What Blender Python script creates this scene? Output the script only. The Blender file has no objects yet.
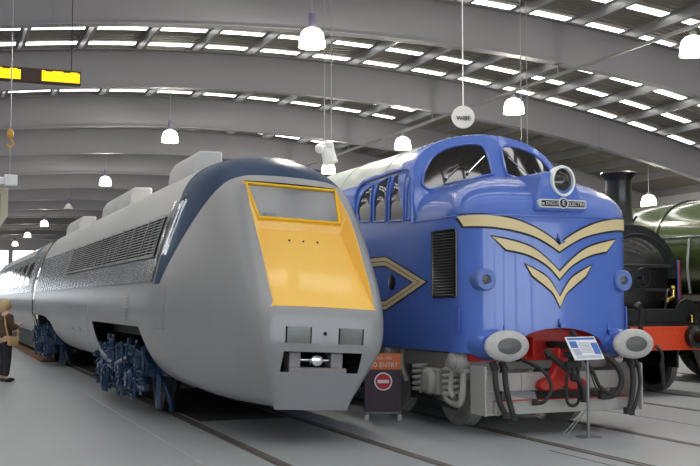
import bpy, bmesh, math, random
from mathutils import Vector, Matrix
from mathutils.bvhtree import BVHTree

S = bpy.context.scene
COL = S.collection
PI = math.pi
rng = random.Random(7)

# ------------------------------------------------------------------ camera
FPX = 1050.0
cam_d = bpy.data.cameras.new('camera')
cam = bpy.data.objects.new('camera', cam_d)
COL.objects.link(cam)
cam_d.sensor_width = 36.0
cam_d.lens = FPX / 700.0 * 36.0
cam_d.clip_start = 0.05
cam_d.clip_end = 400
PITCH = math.atan(68 / FPX)
YAW = math.atan(418 * math.cos(PITCH) / FPX)
cam.location = (0, 0, 1.55)
cam.rotation_euler = (PI / 2 + PITCH, 0, -YAW)
S.camera = cam

# ------------------------------------------------------------------ world, exposure
W = bpy.data.worlds.new('sky')
S.world = W
W.use_nodes = True
wn = W.node_tree.nodes
wn['Background'].inputs['Color'].default_value = (0.98, 0.98, 1.0, 1)
wn['Background'].inputs['Strength'].default_value = 8.0
S.view_settings.view_transform = 'Standard'
S.view_settings.look = 'None'
S.view_settings.gamma = 1
S.view_settings.exposure = 0.0
SKYLIGHT = 5.8      # brightness of the translucent rooflights
LAMP_W = 420.0       # each pendant lamp

# ------------------------------------------------------------------ materials
def lin(c):
    r = []
    for v in c:
        v /= 255.0
        r.append(v / 12.92 if v <= 0.04045 else ((v + 0.055) / 1.055) ** 2.4)
    return (r[0], r[1], r[2], 1)

def mat(name, c, rough=0.5, metal=0.0, var=0.08, scale=4.0, coat=0.0, bump=0.0, bscale=60.0, stretch=None, spec=0.5):
    m = bpy.data.materials.new(name)
    m.use_nodes = True
    nt = m.node_tree
    b = nt.nodes['Principled BSDF']
    c = lin(c)
    b.inputs['Roughness'].default_value = rough
    b.inputs['Metallic'].default_value = metal
    b.inputs['Coat Weight'].default_value = coat
    b.inputs['Coat Roughness'].default_value = 0.06
    b.inputs['Specular IOR Level'].default_value = spec
    tc = nt.nodes.new('ShaderNodeTexCoord')
    mp = nt.nodes.new('ShaderNodeMapping')
    if stretch:
        mp.inputs['Scale'].default_value = stretch
    nt.links.new(tc.outputs['Object'], mp.inputs['Vector'])
    no = nt.nodes.new('ShaderNodeTexNoise')
    no.inputs['Scale'].default_value = scale
    no.inputs['Detail'].default_value = 4
    nt.links.new(mp.outputs['Vector'], no.inputs['Vector'])
    mx = nt.nodes.new('ShaderNodeMix')
    mx.data_type = 'RGBA'
    mx.inputs[6].default_value = tuple(max(0, v * (1 - var)) for v in c[:3]) + (1,)
    mx.inputs[7].default_value = tuple(min(1, v * (1 + var)) for v in c[:3]) + (1,)
    nt.links.new(no.outputs['Fac'], mx.inputs[0])
    nt.links.new(mx.outputs[2], b.inputs['Base Color'])
    if bump:
        n2 = nt.nodes.new('ShaderNodeTexNoise')
        n2.inputs['Scale'].default_value = bscale
        n2.inputs['Detail'].default_value = 3 if not stretch else 0.0
        nt.links.new(mp.outputs['Vector'], n2.inputs['Vector'])
        bp = nt.nodes.new('ShaderNodeBump')
        bp.inputs['Strength'].default_value = bump
        bp.inputs['Distance'].default_value = 0.02 if not stretch else 0.006
        nt.links.new(n2.outputs['Fac'], bp.inputs['Height'])
        nt.links.new(bp.outputs['Normal'], b.inputs['Normal'])
    return m

def emit(name, c, s):
    m = bpy.data.materials.new(name)
    m.use_nodes = True
    nt = m.node_tree
    b = nt.nodes['Principled BSDF']
    b.inputs['Base Color'].default_value = lin(c)
    b.inputs['Emission Color'].default_value = lin(c)
    b.inputs['Emission Strength'].default_value = s
    no = nt.nodes.new('ShaderNodeTexNoise')
    no.inputs['Scale'].default_value = 3
    return m

def glass(name, tint=(228, 232, 234), refl=0.02, rough=0.03):
    m = bpy.data.materials.new(name)
    m.use_nodes = True
    nt = m.node_tree
    nt.nodes.remove(nt.nodes['Principled BSDF'])
    out = nt.nodes['Material Output']
    tr = nt.nodes.new('ShaderNodeBsdfTransparent')
    tr.inputs['Color'].default_value = lin(tint)
    gl = nt.nodes.new('ShaderNodeBsdfGlossy')
    gl.inputs['Roughness'].default_value = rough
    lw = nt.nodes.new('ShaderNodeFresnel')
    lw.inputs['IOR'].default_value = 1.5
    ad = nt.nodes.new('ShaderNodeMath')
    ad.operation = 'ADD'
    ad.inputs[1].default_value = refl
    nt.links.new(lw.outputs[0], ad.inputs[0])
    mx = nt.nodes.new('ShaderNodeMixShader')
    nt.links.new(ad.outputs[0], mx.inputs[0])
    nt.links.new(tr.outputs[0], mx.inputs[1])
    nt.links.new(gl.outputs[0], mx.inputs[2])
    nt.links.new(mx.outputs[0], out.inputs['Surface'])
    return m

M = {}
M['floor'] = mat('painted floor', (164, 169, 172), 0.34, 0, 0.10, 0.7, bump=0.02, bscale=3)
M['pit'] = mat('pit concrete', (58, 54, 50), 0.9, 0, 0.2, 3)
M['mat'] = mat('track bed shade', (62, 61, 60), 0.7, 0, 0.3, 2)  # dark tone standing in for the shade beneath the silver train
M['rail'] = mat('rail steel', (104, 99, 94), 0.45, 0.3, 0.2, 8)
M['groove'] = mat('flangeway', (92, 88, 84), 0.8)
M['seam'] = mat('floor seam', (168, 171, 172), 0.5)
M['rib'] = mat('grey steel paint', (116, 114, 118), 0.55, 0, 0.05, 0.6)
M['purlin'] = mat('galvanised purlin', (122, 122, 123), 0.4, 0.2, 0.15, 2)
M['skylight'] = emit('translucent rooflight', (250, 249, 246), SKYLIGHT)
M['wall'] = mat('hall wall', (150, 150, 154), 0.7)
M['apt_grey'] = mat('grey nose paint', (140, 142, 147), 0.30, 0.15, 0.03, 1.2, coat=0.35)
M['roof_grey'] = mat('pale roof paint', (186, 187, 186), 0.42, 0.0, 0.06, 1.5)
M['pod'] = mat('pale grey pod', (190, 190, 192), 0.5, 0, 0.05, 3)
M['yellow'] = mat('warning yellow', (254, 202, 92), 0.38, 0, 0.03, 2, coat=0.25)
M['yellow_bright'] = mat('yellow frame paint', (240, 190, 20), 0.4, 0, 0.03, 2)
M['ribbed'] = mat('polished ribbed steel', (176, 182, 188), 0.26, 0.8, 0.12, 2.0, stretch=(0.3, 1.6, 0.2))
M['slat'] = mat('louvre steel', (164, 168, 170), 0.3, 0.7, 0.1, 5)
M['dark'] = mat('black void', (18, 18, 20), 0.9)
M['black'] = mat('black paint', (17, 17, 18), 0.35, 0, 0.1, 5, coat=0.3)
M['rubber'] = mat('black rubber', (40, 39, 40), 0.6, 0, 0.2, 10)
M['teal'] = mat('teal paint', (22, 62, 92), 0.22, 0.1, 0.05, 2, coat=0.5)
M['bogie_blue'] = mat('blue bogie paint', (20, 54, 90), 0.35, 0.1, 0.45, 14, coat=0.3)
M['bogie_dark'] = mat('oily dark steel', (40, 40, 44), 0.5, 0.4, 0.3, 8)
M['chrome'] = mat('chrome', (215, 218, 220), 0.12, 1.0, 0.02, 3)
M['steel'] = mat('grey steel', (140, 142, 144), 0.4, 0.6, 0.1, 6)
M['lens'] = mat('headlight lens', (84, 86, 84), 0.12, 0.1, 0.35, 6, coat=0.5, stretch=(1, 1, 5))
M['silver'] = mat('silver paint', (176, 178, 182), 0.3, 0.3, 0.04, 2)
M['panel_white'] = mat('white cab lining', (214, 216, 218), 0.6)
M['glass'] = glass('window glass', refl=0.04)
M['dusty_glass'] = glass('dusty windscreen glass', refl=0.10, rough=0.2)
M['blue'] = mat('locomotive blue', (82, 117, 205), 0.26, 0.0, 0.04, 1.2, coat=0.55)
M['blue_light'] = mat('powder blue paint', (96, 122, 190), 0.35, 0, 0.06, 5)
M['cream'] = mat('cream paint', (232, 212, 162), 0.4, 0, 0.03, 3)
M['dark_glass'] = mat('dark window glass', (44, 42, 40), 0.05, 0.0, 0.1, 2, coat=0.6)
M['loco_roof'] = mat('pale green grey roof', (184, 192, 186), 0.35, 0, 0.06, 1.5, coat=0.2)
M['frame_grey'] = mat('grey bogie paint', (172, 171, 166), 0.5, 0, 0.16, 5)
M['red'] = mat('red buffer beam paint', (196, 46, 36), 0.42, 0, 0.12, 4)
M['vermilion'] = mat('vermilion beam paint', (226, 74, 32), 0.4, 0, 0.05, 4)
M['brass'] = mat('brass', (206, 170, 90), 0.25, 0.9, 0.08, 6)
M['green'] = mat('apple green boiler paint', (60, 74, 38), 0.16, 0.0, 0.06, 1.2, coat=0.8)
M['wheel'] = mat('worn wheel steel', (120, 118, 112), 0.45, 0.5, 0.2, 7)
M['shade'] = emit('lamp shade glow', (255, 248, 232), 6.0)
M['shade_off'] = mat('unlit lamp shade', (196, 196, 198), 0.4)
M['lamp_can'] = mat('lamp gear housing', (112, 108, 132), 0.35, 0.3)
M['ring'] = mat('white enamel', (246, 250, 248), 0.3, 0, 0.02)
M['white'] = mat('white plastic', (226, 226, 228), 0.45)
M['sign_white'] = mat('white sign vinyl', (232, 234, 238), 0.45)
M['led'] = emit('amber display', (255, 200, 0), 1.4)
M['led_case'] = mat('display casing', (62, 40, 34), 0.5)
M['orange'] = mat('orange vinyl', (232, 122, 62), 0.5, 0, 0.02)
M['plum'] = mat('plum board', (66, 52, 66), 0.55, 0, 0.04)
M['sign_red'] = mat('red vinyl', (205, 42, 52), 0.5)
M['ink'] = mat('dark ink', (30, 32, 44), 0.6)
M['print_blue'] = mat('printed blue', (70, 116, 190), 0.5, 0, 0.3, 30)
M['print_grey'] = mat('printed grey', (168, 176, 196), 0.5, 0, 0.2, 40)
M['wood'] = mat('oiled timber', (120, 82, 52), 0.7, 0, 0.3, 3, stretch=(6, 0.4, 6))
M['skin'] = mat('skin', (214, 170, 146), 0.55)
M['hair'] = mat('blonde hair', (206, 178, 130), 0.6, 0, 0.2, 30)
M['jacket'] = mat('brown jacket', (88, 66, 50), 0.8, 0, 0.15, 12)
M['jeans'] = mat('dark trousers', (44, 42, 50), 0.8, 0, 0.15, 12)
M['bag'] = mat('tan leather', (196, 164, 112), 0.5, 0, 0.12, 8)
M['beige'] = mat('beige casing', (190, 182, 160), 0.6)
M['hook'] = mat('orange hook paint', (206, 150, 60), 0.45)

# ------------------------------------------------------------------ mesh builder
class MB:
    def __init__(s):
        s.v = []; s.f = []; s.k = []; s.cur = 0
    def mi(s, i):
        s.cur = i; return s
    def add(s, vs, fs):
        n = len(s.v)
        s.v += [tuple(v) for v in vs]
        for f in fs:
            s.f.append(tuple(i + n for i in f)); s.k.append(s.cur)
        return s
    def box(s, c, d, rot=None):
        x, y, z = d[0] / 2, d[1] / 2, d[2] / 2
        vs = [Vector(p) for p in ((-x, -y, -z), (x, -y, -z), (x, y, -z), (-x, y, -z), (-x, -y, z), (x, -y, z), (x, y, z), (-x, y, z))]
        if rot is not None:
            vs = [rot @ v for v in vs]
        c = Vector(c)
        return s.add([v + c for v in vs], [(0, 3, 2, 1), (4, 5, 6, 7), (0, 1, 5, 4), (1, 2, 6, 5), (2, 3, 7, 6), (3, 0, 4, 7)])
    def bb(s, x0, x1, y0, y1, z0, z1):
        return s.box(((x0 + x1) / 2, (y0 + y1) / 2, (z0 + z1) / 2), (abs(x1 - x0), abs(y1 - y0), abs(z1 - z0)))
    def lathe(s, prof, o=(0, 0, 0), ax=(0, 0, 1), n=24, sx=1.0, sy=1.0, a0=0.0, a1=2 * PI):
        ax = Vector(ax).normalized()
        u = Vector((1, 0, 0)) if abs(ax.x) < 0.9 else Vector((0, 1, 0))
        u = (u - ax * u.dot(ax)).normalized()
        w = ax.cross(u)
        o = Vector(o)
        full = abs(a1 - a0 - 2 * PI) < 1e-6
        m = n if full else n + 1
        vs = []; fs = []
        for (r, h) in prof:
            for j in range(m):
                a = a0 + (a1 - a0) * j / n
                vs.append(o + ax * h + u * (r * math.cos(a) * sx) + w * (r * math.sin(a) * sy))
        for i in range(len(prof) - 1):
            for j in range(n):
                j2 = (j + 1) % m
                fs.append((i * m + j, i * m + j2, (i + 1) * m + j2, (i + 1) * m + j))
        if full:
            if prof[0][0] > 1e-5: fs.append(tuple(reversed(range(m))))
            if prof[-1][0] > 1e-5: fs.append(tuple((len(prof) - 1) * m + j for j in range(m)))
        return s.add(vs, fs)
    def cyl(s, p0, p1, r, r1=None, n=16):
        p0 = Vector(p0); p1 = Vector(p1)
        return s.lathe([(r, 0), (r if r1 is None else r1, (p1 - p0).length)], p0, p1 - p0, n)
    def sphere(s, c, r, n=14, sc=(1, 1, 1)):
        vs = []; fs = []
        m = n // 2
        for i in range(m + 1):
            t = PI * i / m
            for j in range(n):
                a = 2 * PI * j / n
                vs.append((c[0] + r * sc[0] * math.sin(t) * math.cos(a), c[1] + r * sc[1] * math.sin(t) * math.sin(a), c[2] + r * sc[2] * math.cos(t)))
        for i in range(m):
            for j in range(n):
                fs.append((i * n + j, (i + 1) * n + j, (i + 1) * n + (j + 1) % n, i * n + (j + 1) % n))
        return s.add(vs, fs)
    def tube(s, pts, r, n=8, closed=False, smooth=0):
        P = [Vector(p) for p in pts]
        if smooth:
            Q = []
            L = len(P)
            rngs = range(L) if closed else range(L - 1)
            for i in rngs:
                p0 = P[(i - 1) % L] if closed or i > 0 else P[0]
                p1 = P[i]; p2 = P[(i + 1) % L]
                p3 = P[(i + 2) % L] if closed or i + 2 < L else P[-1]
                for k in range(smooth):
                    t = k / smooth
                    Q.append(0.5 * ((2 * p1) + (p2 - p0) * t + (2 * p0 - 5 * p1 + 4 * p2 - p3) * t * t + (3 * p1 - p0 - 3 * p2 + p3) * t ** 3))
            if not closed: Q.append(P[-1])
            P = Q
        L = len(P)
        R = r if isinstance(r, (list, tuple)) else None
        vs = []; fs = []
        prev = None
        for i in range(L):
            if closed: d = P[(i + 1) % L] - P[i - 1]
            else: d = P[min(i + 1, L - 1)] - P[max(i - 1, 0)]
            d.normalize()
            if prev is None:
                u = Vector((0, 0, 1)) if abs(d.z) < 0.9 else Vector((1, 0, 0))
            else: u = prev
            u = u - d * u.dot(d)
            if u.length < 1e-6:
                u = Vector((1, 0, 0)) - d * d.x
            u.normalize(); prev = u
            w = d.cross(u)
            rr = r if R is None else R[0] + (R[1] - R[0]) * i / (L - 1)
            for j in range(n):
                a = 2 * PI * j / n
                vs.append(P[i] + u * rr * math.cos(a) + w * rr * math.sin(a))
        for i in range(L if closed else L - 1):
            i2 = (i + 1) % L
            for j in range(n):
                fs.append((i * n + j, i * n + (j + 1) % n, i2 * n + (j + 1) % n, i2 * n + j))
        if not closed:
            fs.append(tuple(reversed(range(n)))); fs.append(tuple((L - 1) * n + j for j in range(n)))
        return s.add(vs, fs)
    def coil(s, c, r, h, turns, wr, n=6):
        return s.tube([(c[0] + r * math.cos(t * 2 * PI / 10), c[1] + r * math.sin(t * 2 * PI / 10), c[2] + h * t / (turns * 10)) for t in range(turns * 10 + 1)], wr, n)
    def grid(s, rows, skip=None, flip=False, closed=False):
        n = len(rows[0])
        vs = [p for r in rows for p in r]
        fs = []
        for i in range(len(rows) - 1):
            for j in range(n if closed else n - 1):
                if skip and skip(i, j): continue
                j2 = (j + 1) % n
                q = (i * n + j, i * n + j2, (i + 1) * n + j2, (i + 1) * n + j)
                fs.append(tuple(reversed(q)) if flip else q)
        return s.add(vs, fs)
    def prism(s, pts, d):
        d = Vector(d); n = len(pts)
        P = [Vector(p) for p in pts]
        vs = P + [p + d for p in P]
        fs = [tuple(reversed(range(n))), tuple(range(n, 2 * n))] + [(i, (i + 1) % n, (i + 1) % n + n, i + n) for i in range(n)]
        return s.add(vs, fs)
    def build(s, name, mats, parent=None, smooth=35, bevel=0.0, subsurf=0, merge=False, loc=None, seg=2, fixn=True):
        me = bpy.data.meshes.new(name)
        off = Vector((0, 0, 0))
        if loc is not None: off = Vector(loc)
        p = parent
        while p is not None:
            off = off + p.location; p = p.parent
        me.from_pydata([tuple(Vector(v) - off) for v in s.v], [], s.f)
        if not isinstance(mats, (list, tuple)): mats = [mats]
        for m in mats: me.materials.append(m)
        if any(s.k): me.polygons.foreach_set('material_index', s.k)
        if merge or fixn:
            bm = bmesh.new(); bm.from_mesh(me)
            if merge: bmesh.ops.remove_doubles(bm, verts=bm.verts, dist=1e-4)
            if fixn: bmesh.ops.recalc_face_normals(bm, faces=bm.faces)
            bm.to_mesh(me); bm.free()
        if smooth:
            me.polygons.foreach_set('use_smooth', [True] * len(me.polygons))
            me.set_sharp_from_angle(angle=math.radians(smooth if not subsurf else 75))
        me.update()
        o = bpy.data.objects.new(name, me)
        COL.objects.link(o)
        if loc is not None: o.location = loc
        if parent is not None: o.parent = parent
        if bevel:
            b = o.modifiers.new('edge', 'BEVEL'); b.width = bevel; b.segments = seg; b.limit_method = 'ANGLE'; b.angle_limit = math.radians(40)
        if subsurf:
            b = o.modifiers.new('smooth', 'SUBSURF'); b.levels = subsurf; b.render_levels = subsurf
        return o

def tag(o, label=None, cat=None, group=None, kind=None):
    if label: o['label'] = label
    if cat: o['category'] = cat
    if group: o['group'] = group
    if kind: o['kind'] = kind
    return o
def thing(name, label, cat, loc=(0, 0, 0), group=None):
    o = bpy.data.objects.new(name, None)
    o.empty_display_size = 0.2
    COL.objects.link(o); o.location = loc
    return tag(o, label, cat, group)
def struct(o):
    o['kind'] = 'structure'; return o
def plab(o, label):
    o['label'] = label; return o
def copy_tree(o, parent=None):
    c = o.copy(); COL.objects.link(c)
    if parent is not None: c.parent = parent
    for ch in list(o.children): copy_tree(ch, c)
    return c
def text(name, body, size, m, parent, loc, rot, ext=0.002, sx=1.0, align='CENTER'):
    cu = bpy.data.curves.new(name, 'FONT')
    cu.body = body; cu.size = size; cu.extrude = ext; cu.align_x = align; cu.align_y = 'CENTER'
    cu.materials.append(m)
    o = bpy.data.objects.new(name, cu)
    COL.objects.link(o)
    off = Vector((0, 0, 0)); p = parent
    while p is not None:
        off = off + p.location; p = p.parent
    o.location = Vector(loc) - off; o.rotation_euler = rot; o.scale = (sx, 1, 1)
    me = bpy.data.meshes.new_from_object(o.evaluated_get(bpy.context.evaluated_depsgraph_get()))
    q = bpy.data.objects.new(name, me)
    q.matrix_basis = o.matrix_basis.copy()
    if not me.materials: me.materials.append(m)
    bpy.data.objects.remove(o)
    q.name = name
    COL.objects.link(q)
    if parent is not None: q.parent = parent
    return q
def bvh(o):
    dg = bpy.context.evaluated_depsgraph_get()
    ev = o.evaluated_get(dg)
    me = ev.to_mesh()
    off = Vector((0, 0, 0)); p = o
    while p is not None:
        off = off + p.location; p = p.parent
    t = BVHTree.FromPolygons([v.co + off for v in me.vertices], [tuple(f.vertices) for f in me.polygons])
    ev.to_mesh_clear()
    return t
def smoothpts(P, k=6):
    P = [Vector(p) for p in P]; Q = []
    for i in range(len(P) - 1):
        p0 = P[max(i - 1, 0)]; p1 = P[i]; p2 = P[i + 1]; p3 = P[min(i + 2, len(P) - 1)]
        for j in range(k):
            t = j / k
            Q.append(0.5 * ((2 * p1) + (p2 - p0) * t + (2 * p0 - 5 * p1 + 4 * p2 - p3) * t * t + (3 * p1 - p0 - 3 * p2 + p3) * t ** 3))
    Q.append(P[-1]); return Q

# ------------------------------------------------------------------ the hall
XL, XR, YF, YB = -8.0, 24.0, -14.0, 97.0
def zb(x): return 6.75 - (x - 8.0) ** 2 / 104.0
RIBS = [18.86 + 6.05 * k for k in range(-5, 13)]
RIBD = 0.92
ROOF = 0.25
PX0, PX1, PY0, PY1 = 2.62, 5.05, 27.75, 52.0
b = MB().mi(0)
for (x0, x1, y0, y1) in ((XL, XR, YF, PY0), (XL, PX0, PY0, PY1), (PX1, XR, PY0, PY1), (XL, XR, PY1, YB)): b.bb(x0, x1, y0, y1, -0.2, 0.0)
b.mi(1).bb(PX0 - .1, PX1 + .1, PY0 - .1, PY1 + .1, -1.4, -1.3)
for (x0, x1, y0, y1) in ((PX0 - .1, PX0, PY0, PY1), (PX1, PX1 + .1, PY0, PY1), (PX0, PX1, PY0 - .1, PY0), (PX0, PX1, PY1, PY1 + .1)): b.bb(x0, x1, y0, y1, -1.4, -.2)
struct(b.build('floor', [M['floor'], M['pit']], smooth=0))
struct(MB().bb(3.86 - .62, 3.86 + .56, 13.4, PY0, 0.0, .004).build('shade_sheet', M['mat'], smooth=0))  # thin dark sheet added between the rails to paint under-train shade
# embedded tracks: each rail head with its flangeway groove
for cx in (3.83, 7.0, 10.83, 14.3):
    for sgn in (-1, 1):
        x = cx + sgn * 0.7175
        b = MB().mi(0).bb(x - 0.035 if sgn < 0 else x - 0.035, x + 0.035, YF, YB, -0.05, 0.006)
        g0, g1 = (x + 0.035, x + 0.085) if sgn < 0 else (x - 0.085, x - 0.035)
        b.mi(1).bb(g0, g1, YF, YB, -0.05, 0.0025)
        b.mi(1).bb(x - 0.055 if sgn < 0 else x + 0.035, x - 0.035 if sgn < 0 else x + 0.055, YF, YB, -0.05, 0.002)
        struct(b.build('track_rail', [M['rail'], M['groove']], smooth=0))
for x, y0, y1 in ((2.44, -10, 60), (6.0, -4, 9.5), (8.9, -4, 30)):
    struct(MB().bb(x - 0.012, x + 0.012, y0, y1, -0.02, 0.0015).build('floor_seam', M['seam'] if x < 5 else M['groove'], smooth=0))
# roof deck with its corrugations
deck = bpy.data.materials.new('corrugated roof deck')
deck.use_nodes = True
nt = deck.node_tree
bs = nt.nodes['Principled BSDF']
bs.inputs['Roughness'].default_value = 0.6
bs.inputs['Base Color'].default_value = lin((112, 106, 98))
tcn = nt.nodes.new('ShaderNodeTexCoord'); wv = nt.nodes.new('ShaderNodeTexWave')
wv.bands_direction = 'Y'; wv.inputs['Scale'].default_value = 1.6
bp = nt.nodes.new('ShaderNodeBump'); bp.inputs['Strength'].default_value = 0.8; bp.inputs['Distance'].default_value = 0.05
nt.links.new(tcn.outputs['Object'], wv.inputs['Vector']); nt.links.new(wv.outputs['Fac'], bp.inputs['Height']); nt.links.new(bp.outputs['Normal'], bs.inputs['Normal'])
NX = 48
xs = [XL + (XR - XL) * i / NX for i in range(NX + 1)]
b = MB()
DK = RIBD + ROOF
b.grid([[(x, YF, zb(x) + DK) for x in xs], [(x, YB, zb(x) + DK) for x in xs]])
b.grid([[(x, YF, zb(x) + DK + 0.12) for x in xs], [(x, YB, zb(x) + DK + 0.12) for x in xs]])
struct(b.build('ceiling', deck, smooth=60, fixn=False))
# translucent rooflights
y = 23.77 - 1.5125 * 24
SKY_Y = []
while y < 66:
    if y > YF + 0.5: SKY_Y.append(y)
    y += 1.5125
for y in SKY_Y:
    rows = []
    xr = [x for x in xs if x < 14.1] if y > 25.6 else xs
    for (dy, dz) in ((-0.14, -0.004), (0.14, -0.004)):
        rows.append([(x, y + dy, zb(x) + DK + dz - 0.012) for x in xr])
    struct(MB().grid(rows).build('skylight', M['skylight'], smooth=60))
# purlins, along the hall
px = 1.74 - 1.385 * 7
while px < XR:
    if px > XL + 0.2:
        z = zb(px) + RIBD
        sl = -(px - 8) / 52.0
        R = Matrix.Rotation(-math.atan(sl), 3, 'Y')
        b = MB()
        L = YB - YF; yc = (YB + YF) / 2
        c = Vector((px, yc, z + 0.12))
        b.box(c, (0.012, L, 0.22), R)
        b.box(c + R @ Vector((0.03, 0, -0.105)), (0.075, L, 0.012), R)
        b.box(c + R @ Vector((-0.03, 0, 0.105)), (0.075, L, 0.012), R)
        b.box(c + R @ Vector((0.062, 0, -0.09)), (0.01, L, 0.04), R)
        struct(b.build('purlin', M['purlin'], smooth=0))
    px += 1.385
# arched roof beams
def rib_mesh(y):
    b = MB()
    def strip(x_off_y0, x_off_y1, z0, z1):
        ya, yb2 = y + x_off_y0, y + x_off_y1
        b.grid([[(x, ya, zb(x) + z0) for x in xs], [(x, ya, zb(x) + z1) for x in xs], [(x, yb2, zb(x) + z1) for x in xs], [(x, yb2, zb(x) + z0) for x in xs], [(x, ya, zb(x) + z0) for x in xs]])
    strip(-0.012, 0.012, 0.02, RIBD - 0.02)
    strip(-0.13, 0.13, 0.0, 0.025)
    strip(-0.13, 0.13, RIBD - 0.025, RIBD)
    # bolted splices on the web
    for xsplice in (2.0, 17.4):
        for i in range(2):
            for j in range(8):
                xx = xsplice - 0.12 + 0.24 * i
                b.lathe([(0.022, 0), (0.022, 0.02)], (xx, y - 0.032, zb(xx) + 0.12 + 0.09 * j), (0, 1, 0), 6)
        b.grid([[(xsplice - 0.2, y - 0.02, zb(xsplice) + 0.06), (xsplice + 0.2, y - 0.02, zb(xsplice) + 0.06)], [(xsplice - 0.2, y - 0.02, zb(xsplice) + 0.82), (xsplice + 0.2, y - 0.02, zb(xsplice) + 0.82)]])
        for i in range(8):
            xx = xsplice - 0.35 + 0.1 * i
            b.lathe([(0.02, 0), (0.02, 0.02)], (xx, y - 0.07, zb(xx) - 0.02), (0, 0, 1), 6)
    return b
for y in RIBS:
    struct(rib_mesh(y).build('roof_beam', M['rib'], smooth=50))
# walls
def arch_wall(y0, y1, holes):
    """end wall under the arched roof, with rectangular window openings (x0,x1,z0,z1)"""
    b = MB()
    cuts = sorted(set([XL, XR] + [h[0] for h in holes] + [h[1] for h in holes] + xs[::4]))
    for a, c in zip(cuts, cuts[1:]):
        m = (a + c) / 2
        h = next((h for h in holes if h[0] <= m <= h[1]), None)
        spans = [(0, h[2]), (h[3], None)] if h else [(0, None)]
        for z0, z1 in spans:
            za = zb(a) + DK if z1 is None else z1
            zc = zb(c) + DK if z1 is None else z1
            b.prism([(a, y0, z0), (c, y0, z0), (c, y0, zc), (a, y0, za)], (0, y1 - y0, 0))
    return b
win_b = [(-7.2 + 4.55 * k, -2.9 + 4.55 * k, 2.6, 5.2 if k in (0, 5) else 6.05) for k in range(6)]
struct(arch_wall(YB - 0.3, YB, win_b).build('wall_back', M['wall'], smooth=0))
win_f = [(-7.0 + 5.1 * k, -2.4 + 5.1 * k, 0.4, 5.0) for k in range(6)]
struct(arch_wall(YF, YF + 0.3, win_f).build('wall_front', M['wall'], smooth=0))
struct(MB().bb(XL - 0.3, XL, YF, YB, 0, zb(XL) + DK + 0.1).build('wall_left', M['wall'], smooth=0))
struct(MB().bb(XR, XR + 0.3, YF, YB, 0, zb(XR) + DK + 0.1).build('wall_right', M['wall'], smooth=0))
n = 1
for (wl, yy) in ((win_b, YB - 0.2), (win_f, YF + 0.15)):
    for (x0, x1, z0, z1) in wl:
        b = MB().mi(0)
        t = 0.06
        for xx in (x0 + t / 2, (x0 + x1) / 2, x1 - t / 2): b.box((xx, yy, (z0 + z1) / 2), (t * 1.4, 0.1, z1 - z0))
        for zz in (z0 + t / 2, z0 + (z1 - z0) * 0.6, z1 - t / 2): b.box(((x0 + x1) / 2, yy, zz), (x1 - x0, 0.1, t))
        b.mi(1).box(((x0 + x1) / 2, yy, (z0 + z1) / 2), (x1 - x0, 0.012, z1 - z0))
        struct(b.build('window_%d' % n, [M['bogie_dark'], M['glass']], smooth=0)); n += 1

# ------------------------------------------------------------------ silver wedge-nosed train
AX = 3.805
def apt_paint():
    m = bpy.data.materials.new('silver train livery')
    m.use_nodes = True
    nt = m.node_tree; N = nt.nodes; L = nt.links
    bs = N['Principled BSDF']
    bs.inputs['Coat Weight'].default_value = 0.4
    bs.inputs['Coat Roughness'].default_value = 0.2
    tc = N.new('ShaderNodeTexCoord'); sp = N.new('ShaderNodeSeparateXYZ')
    L.new(tc.outputs['Object'], sp.inputs[0])
    def mth(op, a, b=None, c=None):
        n = N.new('ShaderNodeMath'); n.operation = op
        for i, v in enumerate((a, b, c)):
            if v is None: continue
            if isinstance(v, (int, float)): n.inputs[i].default_value = v
            else: L.new(v, n.inputs[i])
        return n.outputs[0]
    Y = mth('ADD', sp.outputs['Y'], 19.4); Z = sp.outputs['Z']
    yb = mth('SUBTRACT', 12.9, mth('MULTIPLY', mth('SUBTRACT', Z, 1.68), 0.70))
    yb = mth('MAXIMUM', yb, 11.98)
    blue = mth('MULTIPLY', mth('MULTIPLY', mth('GREATER_THAN', Y, yb), mth('GREATER_THAN', Z, 1.70)), mth('LESS_THAN', Y, mth('ADD', 13.12, mth('MULTIPLY', mth('MAXIMUM', mth('SUBTRACT', Z, 2.8), 0), 0.5))))
    roof = mth('MULTIPLY', mth('GREATER_THAN', Y, 13.12), mth('GREATER_THAN', Z, 2.55))
    no = N.new('ShaderNodeTexNoise'); no.inputs['Scale'].default_value = 1.5
    L.new(tc.outputs['Object'], no.inputs['Vector'])
    def mix(f, a, b):
        n = N.new('ShaderNodeMix'); n.data_type = 'RGBA'
        L.new(f, n.inputs[0])
        for i, v in ((6, a), (7, b)):
            if isinstance(v, tuple): n.inputs[i].default_value = v
            else: L.new(v, n.inputs[i])
        return n.outputs[2]
    base = mix(no.outputs['Fac'], lin((146, 147, 150)), lin((156, 157, 160)))
    c = mix(roof, base, lin((190, 191, 190)))
    c = mix(blue, c, lin((14, 54, 88)))
    L.new(c, bs.inputs['Base Color'])
    r = mth('ADD', 0.36, mth('MULTIPLY', blue, 0.0))
    L.new(mth('ADD', r, mth('MULTIPLY', roof, 0.1)), bs.inputs['Roughness'])
    L.new(mth('MULTIPLY', mth('SUBTRACT', 1.0, blue), 0.12), bs.inputs['Metallic'])
    L.new(mth('MULTIPLY', mth('SUBTRACT', 1.0, blue), 0.2), bs.inputs['Coat Weight'])
    L.new(mth('SUBTRACT', 0.5, mth('MULTIPLY', blue, .40)), bs.inputs['Specular IOR Level'])
    return m
M['livery'] = apt_paint()

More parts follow.
